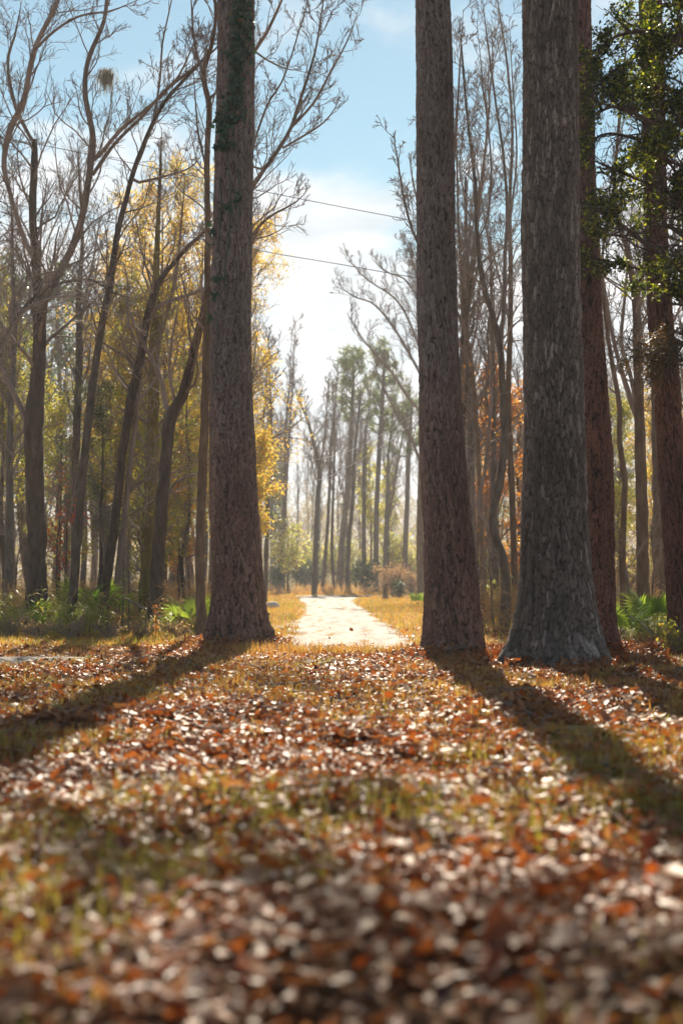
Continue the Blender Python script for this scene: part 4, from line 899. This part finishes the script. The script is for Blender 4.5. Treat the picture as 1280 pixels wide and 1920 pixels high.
# ------------------------------------------------------------------ far evergreens on the left skyline
def mass_tree(h, seed, leafm, n, l, w):
    r = np.random.default_rng(seed); t = thing('evergreen_tree', (0, 0, 0), 'evergreen', 'tree')
    P = resample(np.stack([r.normal(0, .08, 6), r.normal(0, .08, 6), np.linspace(-.1, h, 6), np.linspace(.2, .03, 6)], 1), 20)
    tr = MB(); tubes(tr, P[:, :3], P[:, 3], 7); tr.build('trunk', M['far_wood'], t)
    p1, r1 = spawn(P[:, :3], P[:, 3], 34, .3, 1, 1.0, .25, labs=(1.0, 8, 2.4), rr=.4, rmin=.015, up=.15, wig=.15, M=6, rng=r)
    p2, r2 = spawn(p1, r1, 4, .3, 1, .7, .2, .5, rr=.6, rmin=.01, up=.1, wig=.2, M=4, rng=r)
    cr = MB(); tubes(cr, p1, r1, 5); tubes(cr, p2, r2, 3); cr.build('crown', M['far_wood'], t)
    tips = np.concatenate([p2[:, 1:].reshape(-1, 3), p1[:, -2:].reshape(-1, 3)]); lb = MB()
    leaves(lb, tips[r.integers(0, len(tips), n)] + r.normal(0, .22, (n, 3)), l, w, r); lb.build('foliage', M[leafm], t); return t
EV = [mass_tree(14, 601, 'green', 5200, .2, .1), mass_tree(12, 602, 'ygreen', 4200, .2, .1)]
first = [True, True]
for px, d, sc, k in [(-60, 62, 1.0, 0), (15, 70, 1.15, 0), (110, 78, 1.25, 0), (180, 84, 1.15, 0), (60, 55, .8, 1), (420, 90, .95, 1), (860, 96, 1.0, 0), (1160, 70, .7, 0), (1260, 64, .8, 1), (1330, 75, 1.1, 0), (930, 100, .8, 1), (510, 122, .9, 0), (240, 70, .75, 0), (350, 84, .85, 0)]:
    lab = 'dull dark evergreen standing deep in the wood' if k == 0 else 'dull olive evergreen standing deep in the wood'
    gr = 'dark evergreens of the far wood' if k == 0 else 'olive evergreens of the far wood'
    if first[k]: o = EV[k]; first[k] = False; o.location = (X(px, d), d, 0); o.scale = (sc,) * 3; o['label'] = lab; o['group'] = gr
    else: dup(EV[k], (X(px, d), d, 0), rng.uniform(0, 6), sc, lab, gr)

# ------------------------------------------------------------------ shrubs, palmettos, undergrowth
def bush(name, label, cat, x, y, h, r, seed, leafm, n, l, w, group=None, stems=9, twm=None, flat=.0):
    rg = np.random.default_rng(seed); base = np.array([x, y, 0.0]); t = thing(name, base, label, cat, group)
    a = rg.uniform(0, 2 * PI, stems); P = []; R = []
    for k in range(stems):
        e = np.array([math.cos(a[k]), math.sin(a[k]), 0]) * r * rg.uniform(.3, .9); zs = np.linspace(0, 1, 6)[:, None]
        P.append(base + np.array([0, 0, -.03]) + e * zs ** 1.4 + np.array([0, 0, h * rg.uniform(.6, 1)]) * zs); R.append(np.linspace(.02, .008, 6) * max(h, .6))
    P = np.array(P); R = np.array(R)
    p2, r2 = spawn(P, R, 7, .2, 1, .7, .25, .45, rr=.6, rmin=.004, up=.1, wig=.2, M=5, rng=rg)
    p3, r3 = spawn(p2, r2, 4, .2, 1, .7, .25, .55, rr=.6, rmin=.003, up=.05, wig=.2, M=4, rng=rg)
    sb = MB(); tubes(sb, P, R, 5); tubes(sb, p2, r2, 3); tubes(sb, p3, r3, 3); sb.build('stem', twm or TW, t, base)
    tips = np.concatenate([p3.reshape(-1, 3), p2[:, 1:].reshape(-1, 3)]); lb = MB()
    leaves(lb, tips[rg.integers(0, len(tips), n)] + rg.normal(0, .05 * h, (n, 3)), l, w, rg, flat); lb.build('foliage', M[leafm], t, base); return t
def cane(seed, n=11, h=.8):
    rg = np.random.default_rng(seed); t = thing('cane_plant', (0, 0, 0), 'cane', 'plant'); sb = MB(); lb = MB()
    V = []; Q = []; A = []
    for k in range(n):
        a = rg.uniform(0, 2 * PI); rr = rg.uniform(0, .35); hh = h * rg.uniform(.5, 1.2); ln = rg.uniform(.05, .35)
        z = np.linspace(0, 1, 5)[:, None]; p = np.array([rr * math.cos(a), rr * math.sin(a), 0]) + np.array([math.cos(a) * ln, math.sin(a) * ln, 0]) * z ** 2 + np.array([0, 0, hh]) * z
        tubes(sb, p, np.linspace(.006, .003, 5), 3)
        for j in range(7):
            f = rg.uniform(.35, 1); c = np.array([np.interp(f, z[:, 0], p[:, i]) for i in range(3)]); b2 = rg.uniform(0, 2 * PI)
            d_ = np.array([math.cos(b2), math.sin(b2), rg.uniform(-.2, .9)]); d_ /= np.linalg.norm(d_); s_ = np.cross(d_, [0, 0, 1]); s_ /= np.linalg.norm(s_) + 1e-6
            Lh = rg.uniform(.16, .38); w_ = rg.uniform(.025, .05)
            lb.add([c, c + d_ * Lh * .4 + s_ * w_ * .5, c + d_ * Lh + np.array([0, 0, -.35 * Lh]), c + d_ * Lh * .4 - s_ * w_ * .5], [[0, 1, 2, 3]], None, rg.random())
    sb.build('stem', M['cane'], t); lb.build('foliage', M['cane'], t); return t
def palmetto(seed, nf=8, sz=.6):
    rg = np.random.default_rng(seed); t = thing('palmetto', (0, 0, 0), 'palmetto', 'palm')
    for k in range(nf):
        a = 2 * PI * k / nf + rg.normal(0, .3); el = rg.uniform(.5, 1.35); ln = sz * rg.uniform(.7, 1.2)
        d_ = np.array([math.cos(a) * math.cos(el), math.sin(a) * math.cos(el), math.sin(el)]); hub = d_ * ln
        fb = MB(); tubes(fb, np.stack([np.zeros(3) + [0, 0, -.03], hub * .5, hub]), np.array([.011, .008, .006]), 4, .3)
        s_ = np.cross(d_, [0, 0, 1]); s_ /= np.linalg.norm(s_); tl = rg.normal(0, .3); n_ = np.cross(s_, d_); s_, n_ = s_ * math.cos(tl) + n_ * math.sin(tl), n_ * math.cos(tl) - s_ * math.sin(tl)
        nb = 19; br = rg.uniform(.4, .9)
        for j in range(nb):
            f = (j / (nb - 1) - .5) * 3.9; dir_ = d_ * math.cos(f) + s_ * math.sin(f); Lb = sz * rg.uniform(.75, 1.0) * (1 - .12 * abs(f) / 2); sd = np.cross(dir_, n_); w_ = .018 * sz / .5
            p = [hub - sd * w_ * .3, hub + sd * w_ * .3, hub + dir_ * Lb * .55 + sd * w_ + n_ * .02, hub + dir_ * Lb * .55 - sd * w_ + n_ * .02,
                 hub + dir_ * Lb - n_ * .10 * sz + np.array([0, 0, -.08 * sz]) + sd * .002, hub + dir_ * Lb - n_ * .10 * sz + np.array([0, 0, -.08 * sz]) - sd * .002]
            fb.add(p, [[0, 1, 2, 3], [3, 2, 4, 5]], None, br + rg.normal(0, .08))
        fb.build('frond', M['palm'], t)
    return t
PM = palmetto(700, 9, .6)
for i, (px, d, sc, lab) in enumerate([(172, 31.5, 1.25, 'large bright fan palmetto between the two thin leaning trees'), (88, 29.0, .75, 'dark palmetto growing at the foot of the stout dark tree'), (360, 28.5, .85, 'bright small palmetto left of the slim straight tree'),
                                       (398, 29.5, .8, 'small palmetto half hidden by the ivy pine'), (783, 58, .55, 'tiny bright palmetto far off beside the plated pine'), (1228, 26.5, 1.0, 'spiky palmetto left of the rightmost pine'),
                                       (1163, 25.5, .7, 'low palmetto just right of the reddish pine'), (1195, 29.5, .85, 'shaded palmetto behind the spiky one on the right')]):
    if i == 0: PM.location = (X(px, d), d, 0); PM.scale = (sc,) * 3; PM['label'] = lab
    else: dup(PM, (X(px, d), d, 0), i * 1.1, sc, lab)
CN = [cane(720 + i) for i in range(3)]; cu = set(); rng = np.random.default_rng(88)
def put_cane(x, y, sc, lab, gr):
    k = int(rng.integers(0, 3)); s = (sc,) * 3
    if k not in cu: cu.add(k); o = CN[k]; o.location = (x, y, 0); o.scale = s; o['label'] = lab; o['group'] = gr
    else: dup(CN[k], (x, y, 0), rng.uniform(0, 6), s, lab, gr)
for i in range(44):
    px = rng.uniform(-40, 390) if i > 18 else rng.uniform(-40, 180); d = rng.uniform(26.6, 32.0)
    put_cane(X(px, d), d, rng.uniform(.35, 1.15) * (1.1 if px < 230 else .75), 'leafy green cane at the edge of the left-hand wood', 'green canes along the left-hand wood')
for i in range(16):
    px = rng.uniform(1150, 1290); d = rng.uniform(24, 29)
    put_cane(X(px, d), d, rng.uniform(.35, .7), 'low green cane near the palmettos on the right', 'low green canes on the right')
for i in range(9):
    px = rng.uniform(880, 975); d = rng.uniform(36, 44)
    put_cane(X(px, d), d, rng.uniform(.9, 1.5), 'green cane between the plated pine and the oak', 'green canes between the pine and the oak')
bush('shrub', 'small yellow-green sprig in front of the rightmost pine foot', 'shrub', X(1262, 20.9), 20.9, .55, .25, 801, 'ygreen', 260, .07, .035)
bush('dry_shrub', 'pinkish dry shrub behind the wooden post at the path bend', 'shrub', X(737, 78), 78, 1.75, 1.2, 802, 'dryshrub', 1500, .13, .06, stems=16)
bush('dry_shrub', 'dry tan shrub right of the pinkish one', 'shrub', X(772, 84), 84, 1.6, 1.0, 803, 'dryshrub', 1100, .13, .06, stems=14)
bush('shrub', 'dark green shrub just right of the wooden post', 'shrub', X(746, 74), 74, .9, .55, 804, 'shrubblue', 700, .12, .07, stems=10)
bush('shrub', 'dark bluish rounded shrub at the foot of the vine-draped far tree', 'shrub', X(685, 102), 102, 2.1, 1.3, 805, 'shrubblue', 2200, .2, .12, stems=14)
bush('shrub', 'dark bluish shrub behind the small bushy tree', 'shrub', X(570, 112), 112, 2.4, 1.4, 806, 'shrubblue', 1800, .2, .12, stems=14)
bush('shrub', 'dark shrub left of the small bushy tree', 'shrub', X(520, 108), 108, 2.0, 1.0, 807, 'shrubblue', 1400, .2, .12, stems=12)
for i, (px, d, h, lab) in enumerate([(600, 125, 3.8, 'pale leafy understory shrub behind the trunk by the path bend'), (640, 128, 4.2, 'pale leafy understory shrub behind the leaning far pine'), (735, 120, 4.6, 'pale leafy understory shrub behind the forked far tree'), (775, 118, 4.2, 'leafy understory shrub next to the fan-crowned tree'), (560, 128, 4.4, 'leafy understory shrub above the dark bluish shrub'), (665, 130, 3.5, 'low understory shrub behind the crooked far tree')]):
    bush('shrub', lab, 'shrub', X(px, d), d, h, 2.0, 810 + i, 'palegreen', 1700, .2, .1, stems=14)
for i, (px, d, h, lm_, lab) in enumerate([(895, 52, 1.8, 'ygreen', 'yellow-green shrub beyond the grass right of the plated pine'), (955, 60, 2.2, 'ygreen', 'tall yellow-green shrub close behind the oak'), (920, 38, .7, 'brush', 'low dry brush bush behind the plated pine'), (965, 36, .8, 'brush', 'low dry brush bush left of the oak foot'), (1165, 44, 1.8, 'brush', 'straw coloured bush behind the crooked trunk'), (1215, 50, 2.0, 'ygreen', 'yellow-green bush behind the brown trunk on the right'), (1270, 46, 1.8, 'ygreen', 'yellow-green bush at the right edge'), (1120, 48, 2.0, 'brush', 'straw coloured bush beside the reddish pine')]):
    bush('shrub', lab, 'shrub', X(px, d), d, h, h * .7, 820 + i, lm_, 1300, .1, .045, stems=12)
for i, (px, d, h, lab) in enumerate([(20, 27.0, .75, 'brown dry brush at the very left edge before the canes'), (75, 26.8, .6, 'brown dry brush below the stout dark tree'), (130, 26.9, .65, 'brown dry brush below the thin leaning tree'), (200, 27.1, .5, 'low brown brush below the wavy dark tree'), (262, 27.0, .55, 'low brown brush left of the dry weed stalk'), (335, 27.1, .5, 'low brown brush right of the dry weed stalk')]):
    bush('shrub', lab, 'shrub', X(px, d), d, h * .62, h * .7, 840 + i, 'brush', 240, .08, .02, stems=10, twm=TP)
# weed stalk
wb = MB(); rg = np.random.default_rng(9); wd = 26.4; t = thing('dry_weed', (X(291, wd), wd, 0), 'dry rusty weed stalk in the grass left of the ivy pine', 'weed')
p = np.array([[0, 0, -.02], [.03, 0, .2], [.02, .01, .42], [.06, 0, .62]]); tubes(wb, p, np.array([.008, .007, .006, .004]), 4); wb.build('stem', M['wood_brown'], t)
lb = MB(); leaves(lb, np.stack([rg.normal(.035, .03, 90), rg.normal(0, .03, 90), rg.uniform(.1, .66, 90)], 1), .06, .03, rg); lb.build('foliage', M['rust'], t)
# undergrowth tangle: dry brush on both sides (uncountable)
def tangle(N_, seed, region, h):
    rg = np.random.default_rng(seed); P = []; x, y = region(rg, N_); n = len(x)
    a = rg.uniform(0, 2 * PI, n); hh = h * rg.uniform(.4, 1.4, n); z = np.linspace(0, 1, 5)
    P = np.zeros((n, 5, 3)); ln = rg.uniform(.05, .7, n) * hh
    P[..., 0] = x[:, None] + (np.cos(a) * ln)[:, None] * z ** 1.5; P[..., 1] = y[:, None] + (np.sin(a) * ln)[:, None] * z ** 1.5; P[..., 2] = -.02 + hh[:, None] * (z - .25 * z ** 2)
    R = np.broadcast_to(np.linspace(.008, .004, 5), (n, 5)); return P, R
def left_r(rg, n):
    d = np.where(rg.random(n) < .12, rg.uniform(27.5, 34, n), rg.uniform(34, 60, n)); px = rg.uniform(-120, 400, n); return X(px, d), d
def right_r(rg, n):
    d = rg.uniform(30, 60, n); px = np.where(rg.random(n) < .35, rg.uniform(875, 985, n), rg.uniform(1120, 1400, n)); return X(px, d), d
tb = MB(); lbb = MB()
for reg, n, s in ((left_r, 1000, 1), (right_r, 520, 2)):
    P, R = tangle(n, 900 + s, reg, .95); p2, r2 = spawn(P, R, 5, .2, 1, .8, .3, .5, rr=.8, rmin=.0035, up=.05, wig=.25, M=4)
    p3, r3 = spawn(p2, r2, 3, .2, 1, .8, .3, .6, rr=.8, rmin=.003, up=.0, wig=.25, M=3)
    for p, r_ in ((P, R), (p2, r2), (p3, r3)): tubes(tb, p, r_, 3)
    tips = np.concatenate([p3.reshape(-1, 3), p2.reshape(-1, 3)]); leaves(lbb, tips[RG.integers(0, len(tips), n * 5)], .07, .03)
o = tb.build('undergrowth', M['brush']); o['kind'] = 'stuff'; o['label'] = 'tangle of dry brown brush on the woodland floor'
o2 = lbb.build('undergrowth_leaves', M['brush']); o2['kind'] = 'stuff'; o2['label'] = 'dry tan leaves clinging to the woodland brush'
# the far wood reads as one mass of twigs and trunks
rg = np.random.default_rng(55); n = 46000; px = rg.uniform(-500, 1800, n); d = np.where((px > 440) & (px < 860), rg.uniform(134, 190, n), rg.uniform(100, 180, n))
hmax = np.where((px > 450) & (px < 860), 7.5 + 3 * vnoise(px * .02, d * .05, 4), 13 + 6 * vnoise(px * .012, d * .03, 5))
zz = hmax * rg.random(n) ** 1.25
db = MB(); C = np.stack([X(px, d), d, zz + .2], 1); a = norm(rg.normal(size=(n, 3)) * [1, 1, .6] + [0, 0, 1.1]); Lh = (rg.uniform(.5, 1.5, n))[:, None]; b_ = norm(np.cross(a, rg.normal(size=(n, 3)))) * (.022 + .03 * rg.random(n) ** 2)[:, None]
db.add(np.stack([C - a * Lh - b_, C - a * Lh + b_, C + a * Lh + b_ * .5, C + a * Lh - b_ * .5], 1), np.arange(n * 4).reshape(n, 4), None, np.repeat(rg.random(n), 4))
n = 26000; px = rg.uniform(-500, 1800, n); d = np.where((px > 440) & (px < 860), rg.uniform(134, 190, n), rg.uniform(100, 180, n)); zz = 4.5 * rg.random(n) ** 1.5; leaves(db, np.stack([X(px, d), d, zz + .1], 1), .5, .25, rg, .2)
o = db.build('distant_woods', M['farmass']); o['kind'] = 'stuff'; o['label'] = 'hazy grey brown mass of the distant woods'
# rusty ferns / dry grass at the far wood edge
fm = MB(); rg = np.random.default_rng(15); n = 5200; d = rg.uniform(92, 126, n); px = rg.uniform(470, 800, n); kk = vnoise(px * .05, d * .12, 6) > .48; d = d[kk]; px = px[kk]; n = len(d)
fm.add(*blades(X(px, d), d, .5 + .35 * (rg.random(n) < .15), .07, 16, .8, rg.random(n)))
o = fm.build('dry_fern_grass', M['fern']); o['kind'] = 'stuff'; o['label'] = 'rusty dry ferns and grass along the far wood edge'

# ------------------------------------------------------------------ small items
def cable(name, label, pts, d0, d1, r, mat, sag=0.0):
    P = []
    for k, (x, y) in enumerate(pts):
        dd = d0 + (d1 - d0) * k / (len(pts) - 1); P.append(np.r_[U(x, y, dd), r])
    R = resample(P, 60); mb = MB(); tubes(mb, R[:, :3], R[:, 3], 6); o = mb.build(name, mat); return tag(o, label, 'power line')
cable('power_line', 'upper dark power line crossing the sky behind the two big pines', [(-60, 240), (0, 256), (185, 293), (350, 327), (475, 355), (640, 388), (780, 415), (1000, 462), (1400, 548)], 44, 44, .011, M['cable'])
cable('power_line', 'lower dark power line crossing the sky behind the two big pines', [(-60, 366), (0, 378), (225, 420), (395, 452), (520, 476), (640, 496), (780, 521), (1000, 560), (1400, 630)], 44, 44, .012, M['cable'])
cable('service_wire', 'thin pale sagging wire in the haze, upper of the two', [(380, 858), (470, 864), (517, 867), (560, 867), (610, 858), (660, 843), (720, 812), (800, 760)], 64, 66, .011, M['palecable'])
cable('service_wire', 'thin pale sagging wire in the haze, lower of the two', [(380, 895), (470, 903), (535, 907), (600, 899), (650, 876), (700, 847), (790, 782)], 64, 66, .011, M['palecable'])
# wooden post by the bend
d = 71.0; t = thing('wooden_post', (X(722, d), d, 0), 'short brown wooden post standing by the path bend', 'post')
mb = MB(); th = np.linspace(0, 2 * PI, 16, endpoint=False); rows = []
for z, r in ((-.1, .15), (.0, .145), (.3, .13), (.65, .125), (.78, .12), (.8, .10)): rows.append(np.stack([r * np.cos(th) * (1 + .06 * np.sin(3 * th)), r * np.sin(th), np.full(16, z + (.03 * np.cos(th) if z > .7 else 0 * th))], 1))
rows.append(np.stack([0 * th, 0 * th, np.full(16, .80)], 1)); P = np.array(rows); i = np.arange(6)[:, None] * 16; j = np.arange(16)[None]
mb.add(P.reshape(-1, 3), np.stack([i + j, i + (j + 1) % 16, i + 16 + (j + 1) % 16, i + 16 + j], -1).reshape(-1, 4)); mb.build('post', M['wood_brown'], t)
# pale stone left of the path
mb = MB(); d = GD(1141); rr = np.random.default_rng(3); la = np.linspace(0, PI, 12); lo_ = np.linspace(0, 2 * PI, 20, endpoint=False)
A, B = np.meshgrid(lo_, la); r = 1 + .25 * (fbm(np.cos(A) * np.sin(B) * 1.5 + 9, np.sin(A) * np.sin(B) * 1.5 + np.cos(B) * 2, 3, 3) - .5)
V = np.stack([.30 * r * np.sin(B) * np.cos(A), .22 * r * np.sin(B) * np.sin(A), .21 * r * np.cos(B) + .06], -1); i = np.arange(11)[:, None] * 20; j = np.arange(20)[None]
mb.add(V.reshape(-1, 3), np.stack([i + j, i + 20 + j, i + 20 + (j + 1) % 20, i + (j + 1) % 20], -1).reshape(-1, 4))
o = mb.build('pale_stone', M['stone']); o.location = (X(510, d), d, 0); tag(o, 'pale rounded stone in the grass left of the path', 'stone')
# broken bark / fallen branch at the foot of the plated pine
def fallen(name, label, pts, d, mat, seed):
    rg = np.random.default_rng(seed); P = np.array([np.r_[X(x, d), d + dy, z, r] for x, dy, z, r in pts]); Q = resample(P, 20); Q[:, :3] += rg.normal(0, .006, (20, 3))
    mb = MB(); tubes(mb, Q[:, :3], Q[:, 3], 9); p, r = spawn(Q[:, :3], Q[:, 3], 4, .3, 1, .7, .2, labs=(.15, 3, .4), rr=.5, rmin=.006, M=5, rng=rg); tubes(mb, p, r, 5)
    return tag(mb.build(name, mat), label, 'branch')
fallen('fallen_branch', 'short broken branch lying against the foot of the plated pine', [(832, 0, .16, .035), (850, .03, .19, .04), (872, .05, .2, .035), (896, .1, .22, .02)], 19.9, G_, 1)
fallen('fallen_branch', 'pale fallen branch propped in the undergrowth by the mossy trunk', [(232, 0, .75, .02), (262, .1, .55, .025), (300, .2, .3, .02)], 30.5, M['twig_pale'], 2)
fallen('fallen_branch', 'thin pale branch lying beside the palmettos on the right', [(1175, 0, .5, .012), (1200, .1, .4, .018), (1225, .2, .15, .015)], 25.2, M['twig_pale'], 3)
# Spanish moss hanging in the tree
mb = MB(); rg = np.random.default_rng(31); c = U(200, 138, 29.3); n = 190
st = c + np.stack([rg.normal(0, .05, n) + .11 * np.sin(np.arange(n) * .9), rg.normal(0, .05, n), .06 * np.cos(np.arange(n) * 1.7) + rg.uniform(-.04, .08, n)], 1); z = np.linspace(0, 1, 5)
P = st[:, None, :] + np.stack([np.cumsum(rg.normal(0, .02, (n, 5)), 1), np.cumsum(rg.normal(0, .02, (n, 5)), 1), -z[None] * (rg.uniform(.06, .6, n) * (.4 + .6 * rg.random(n)))[:, None]], -1)
tubes(mb, P, np.broadcast_to(np.linspace(.006, .004, 5), (n, 5)), 3); tag(mb.build('spanish_moss', M['moss']), 'grey clump of hanging moss high in the stout dark tree', 'moss')

# ------------------------------------------------------------------ sky, sun, haze
w = bpy.data.worlds.new('World'); S.world = w; w.use_nodes = True; nt = w.node_tree; nt.nodes.clear(); L = nt.links.new
N = lambda t, **k: _node(nt, t, **k)
sky = N('ShaderNodeTexSky', sky_type='NISHITA'); sky.sun_disc = False; sky.sun_elevation = math.radians(SUN_EL); sky.sun_rotation = math.radians(SUN_AZ); sky.air_density = 1.2; sky.dust_density = .1; sky.ozone_density = 3.0
tc = N('ShaderNodeTexCoord'); sx = N('ShaderNodeSeparateXYZ'); L(tc.outputs['Generated'], sx.inputs[0])
mp = N('ShaderNodeMapping'); mp.inputs['Scale'].default_value = (1, 1, 2.2); mp.inputs['Rotation'].default_value = (0, math.radians(-12), 0); L(tc.outputs['Generated'], mp.inputs[0])
n1 = N('ShaderNodeTexNoise'); n1.inputs['Scale'].default_value = 5.5; n1.inputs['Detail'].default_value = 8; n1.inputs['Roughness'].default_value = .55; n1.inputs['Distortion'].default_value = .4; L(mp.outputs[0], n1.inputs['Vector'])
def math2(op, a, b=None, c=None):
    n = N('ShaderNodeMath', operation=op)
    for k, v in enumerate((a, b, c)):
        if v is None: continue
        if isinstance(v, (int, float)): n.inputs[k].default_value = v
        else: L(v, n.inputs[k])
    return n.outputs[0]
# bank of cloud low in the sky, breaking up higher
e1 = math2('MULTIPLY_ADD', n1.outputs['Fac'], -.42, sx.outputs[2])
bank = N('ShaderNodeMapRange', interpolation_type='SMOOTHSTEP'); bank.inputs[1].default_value = .10; bank.inputs[2].default_value = .0; bank.inputs[3].default_value = 0; bank.inputs[4].default_value = 1; L(e1, bank.inputs[0])
wisp = N('ShaderNodeMapRange', interpolation_type='SMOOTHSTEP'); wisp.inputs[1].default_value = .50; wisp.inputs[2].default_value = .72; wisp.inputs[4].default_value = .85; L(n1.outputs['Fac'], wisp.inputs[0])
cl = math2('MAXIMUM', bank.outputs[0], wisp.outputs[0])
mx = N('ShaderNodeMixRGB'); L(cl, mx.inputs[0]); tn = N('ShaderNodeMixRGB', blend_type='MULTIPLY'); tn.inputs[0].default_value = 1; tn.inputs[2].default_value = (.95, 1.03, .87, 1); L(sky.outputs[0], tn.inputs[1]); L(tn.outputs[0], mx.inputs[1]); n4 = N('ShaderNodeTexNoise'); n4.inputs['Scale'].default_value = 9; n4.inputs['Detail'].default_value = 7; n4.inputs['Distortion'].default_value = .6; L(mp.outputs[0], n4.inputs['Vector']); cr_ = ramp(nt, [(.36, (.68, .78, .84)), (.62, (1, 1, 1))], n4.outputs['Fac']); cs = N('ShaderNodeMixRGB', blend_type='MULTIPLY'); cs.inputs[0].default_value = 1; cs.inputs[2].default_value = (9.0, 9.0, 9.1, 1); L(cr_.outputs[0], cs.inputs[1]); L(cs.outputs[0], mx.inputs[2])
bg = N('ShaderNodeBackground'); bg.inputs['Strength'].default_value = .0475; L(mx.outputs[0], bg.inputs[0]); L(bg.outputs[0], N('ShaderNodeOutputWorld').inputs[0])

sd = bpy.data.lights.new('sun', 'SUN'); sd.energy = 5.0; sd.angle = math.radians(.6); sd.color = (1, .875, .69)
so = bpy.data.objects.new('sun', sd); COL.objects.link(so)
el, az = math.radians(SUN_EL), math.radians(SUN_AZ)
sv = Vector((math.sin(az) * math.cos(el), math.cos(az) * math.cos(el), math.sin(el))); so.rotation_euler = sv.to_track_quat('Z', 'Y').to_euler(); so.location = sv * 60

hb = MB(); x0, x1, y0, y1, z0, z1 = -720, 720, -310, 820, -1.6, 27
hb.add([[x0, y0, z0], [x1, y0, z0], [x1, y1, z0], [x0, y1, z0], [x0, y0, z1], [x1, y0, z1], [x1, y1, z1], [x0, y1, z1]], [[0, 3, 2, 1], [4, 5, 6, 7], [0, 1, 5, 4], [1, 2, 6, 5], [2, 3, 7, 6], [3, 0, 4, 7]])
m = bpy.data.materials.new('haze_air'); m.use_nodes = True; nt2 = m.node_tree; nt2.nodes.clear()
pv = nt2.nodes.new('ShaderNodeVolumePrincipled'); pv.inputs['Color'].default_value = (.95, .97, 1, 1); pv.inputs['Density'].default_value = .00065; pv.inputs['Anisotropy'].default_value = .35
nt2.links.new(pv.outputs[0], nt2.nodes.new('ShaderNodeOutputMaterial').inputs['Volume'])
o = hb.build('haze', m, smooth=False); o['kind'] = 'stuff'; o['label'] = 'pale sunlit haze in the air'

# ------------------------------------------------------------------ camera
cd = bpy.data.cameras.new('camera'); cam = bpy.data.objects.new('camera', cd); COL.objects.link(cam); S.camera = cam
cd.lens = 50; cd.sensor_fit = 'VERTICAL'; cd.sensor_height = 36; cd.sensor_width = 24; cd.clip_start = .05; cd.clip_end = 3000
cam.location = (0, 0, H); cam.rotation_euler = (PI / 2 + PHI, 0, 0)
cd.dof.use_dof = True; cd.dof.focus_distance = 20.5; cd.dof.aperture_fstop = 1.7

S.view_settings.view_transform = 'Standard'; S.view_settings.look = 'None'; S.view_settings.exposure = 1.28; S.view_settings.gamma = 1
c = S.cycles; c.max_bounces = 6; c.diffuse_bounces = 3; c.glossy_bounces = 2; c.transmission_bounces = 4; c.transparent_max_bounces = 4; c.volume_bounces = 0
c.use_denoising = True; c.sample_clamp_indirect = 6
print('faces', sum(len(o.data.polygons) for o in bpy.data.objects if o.type == 'MESH' and o.data.users == 1))
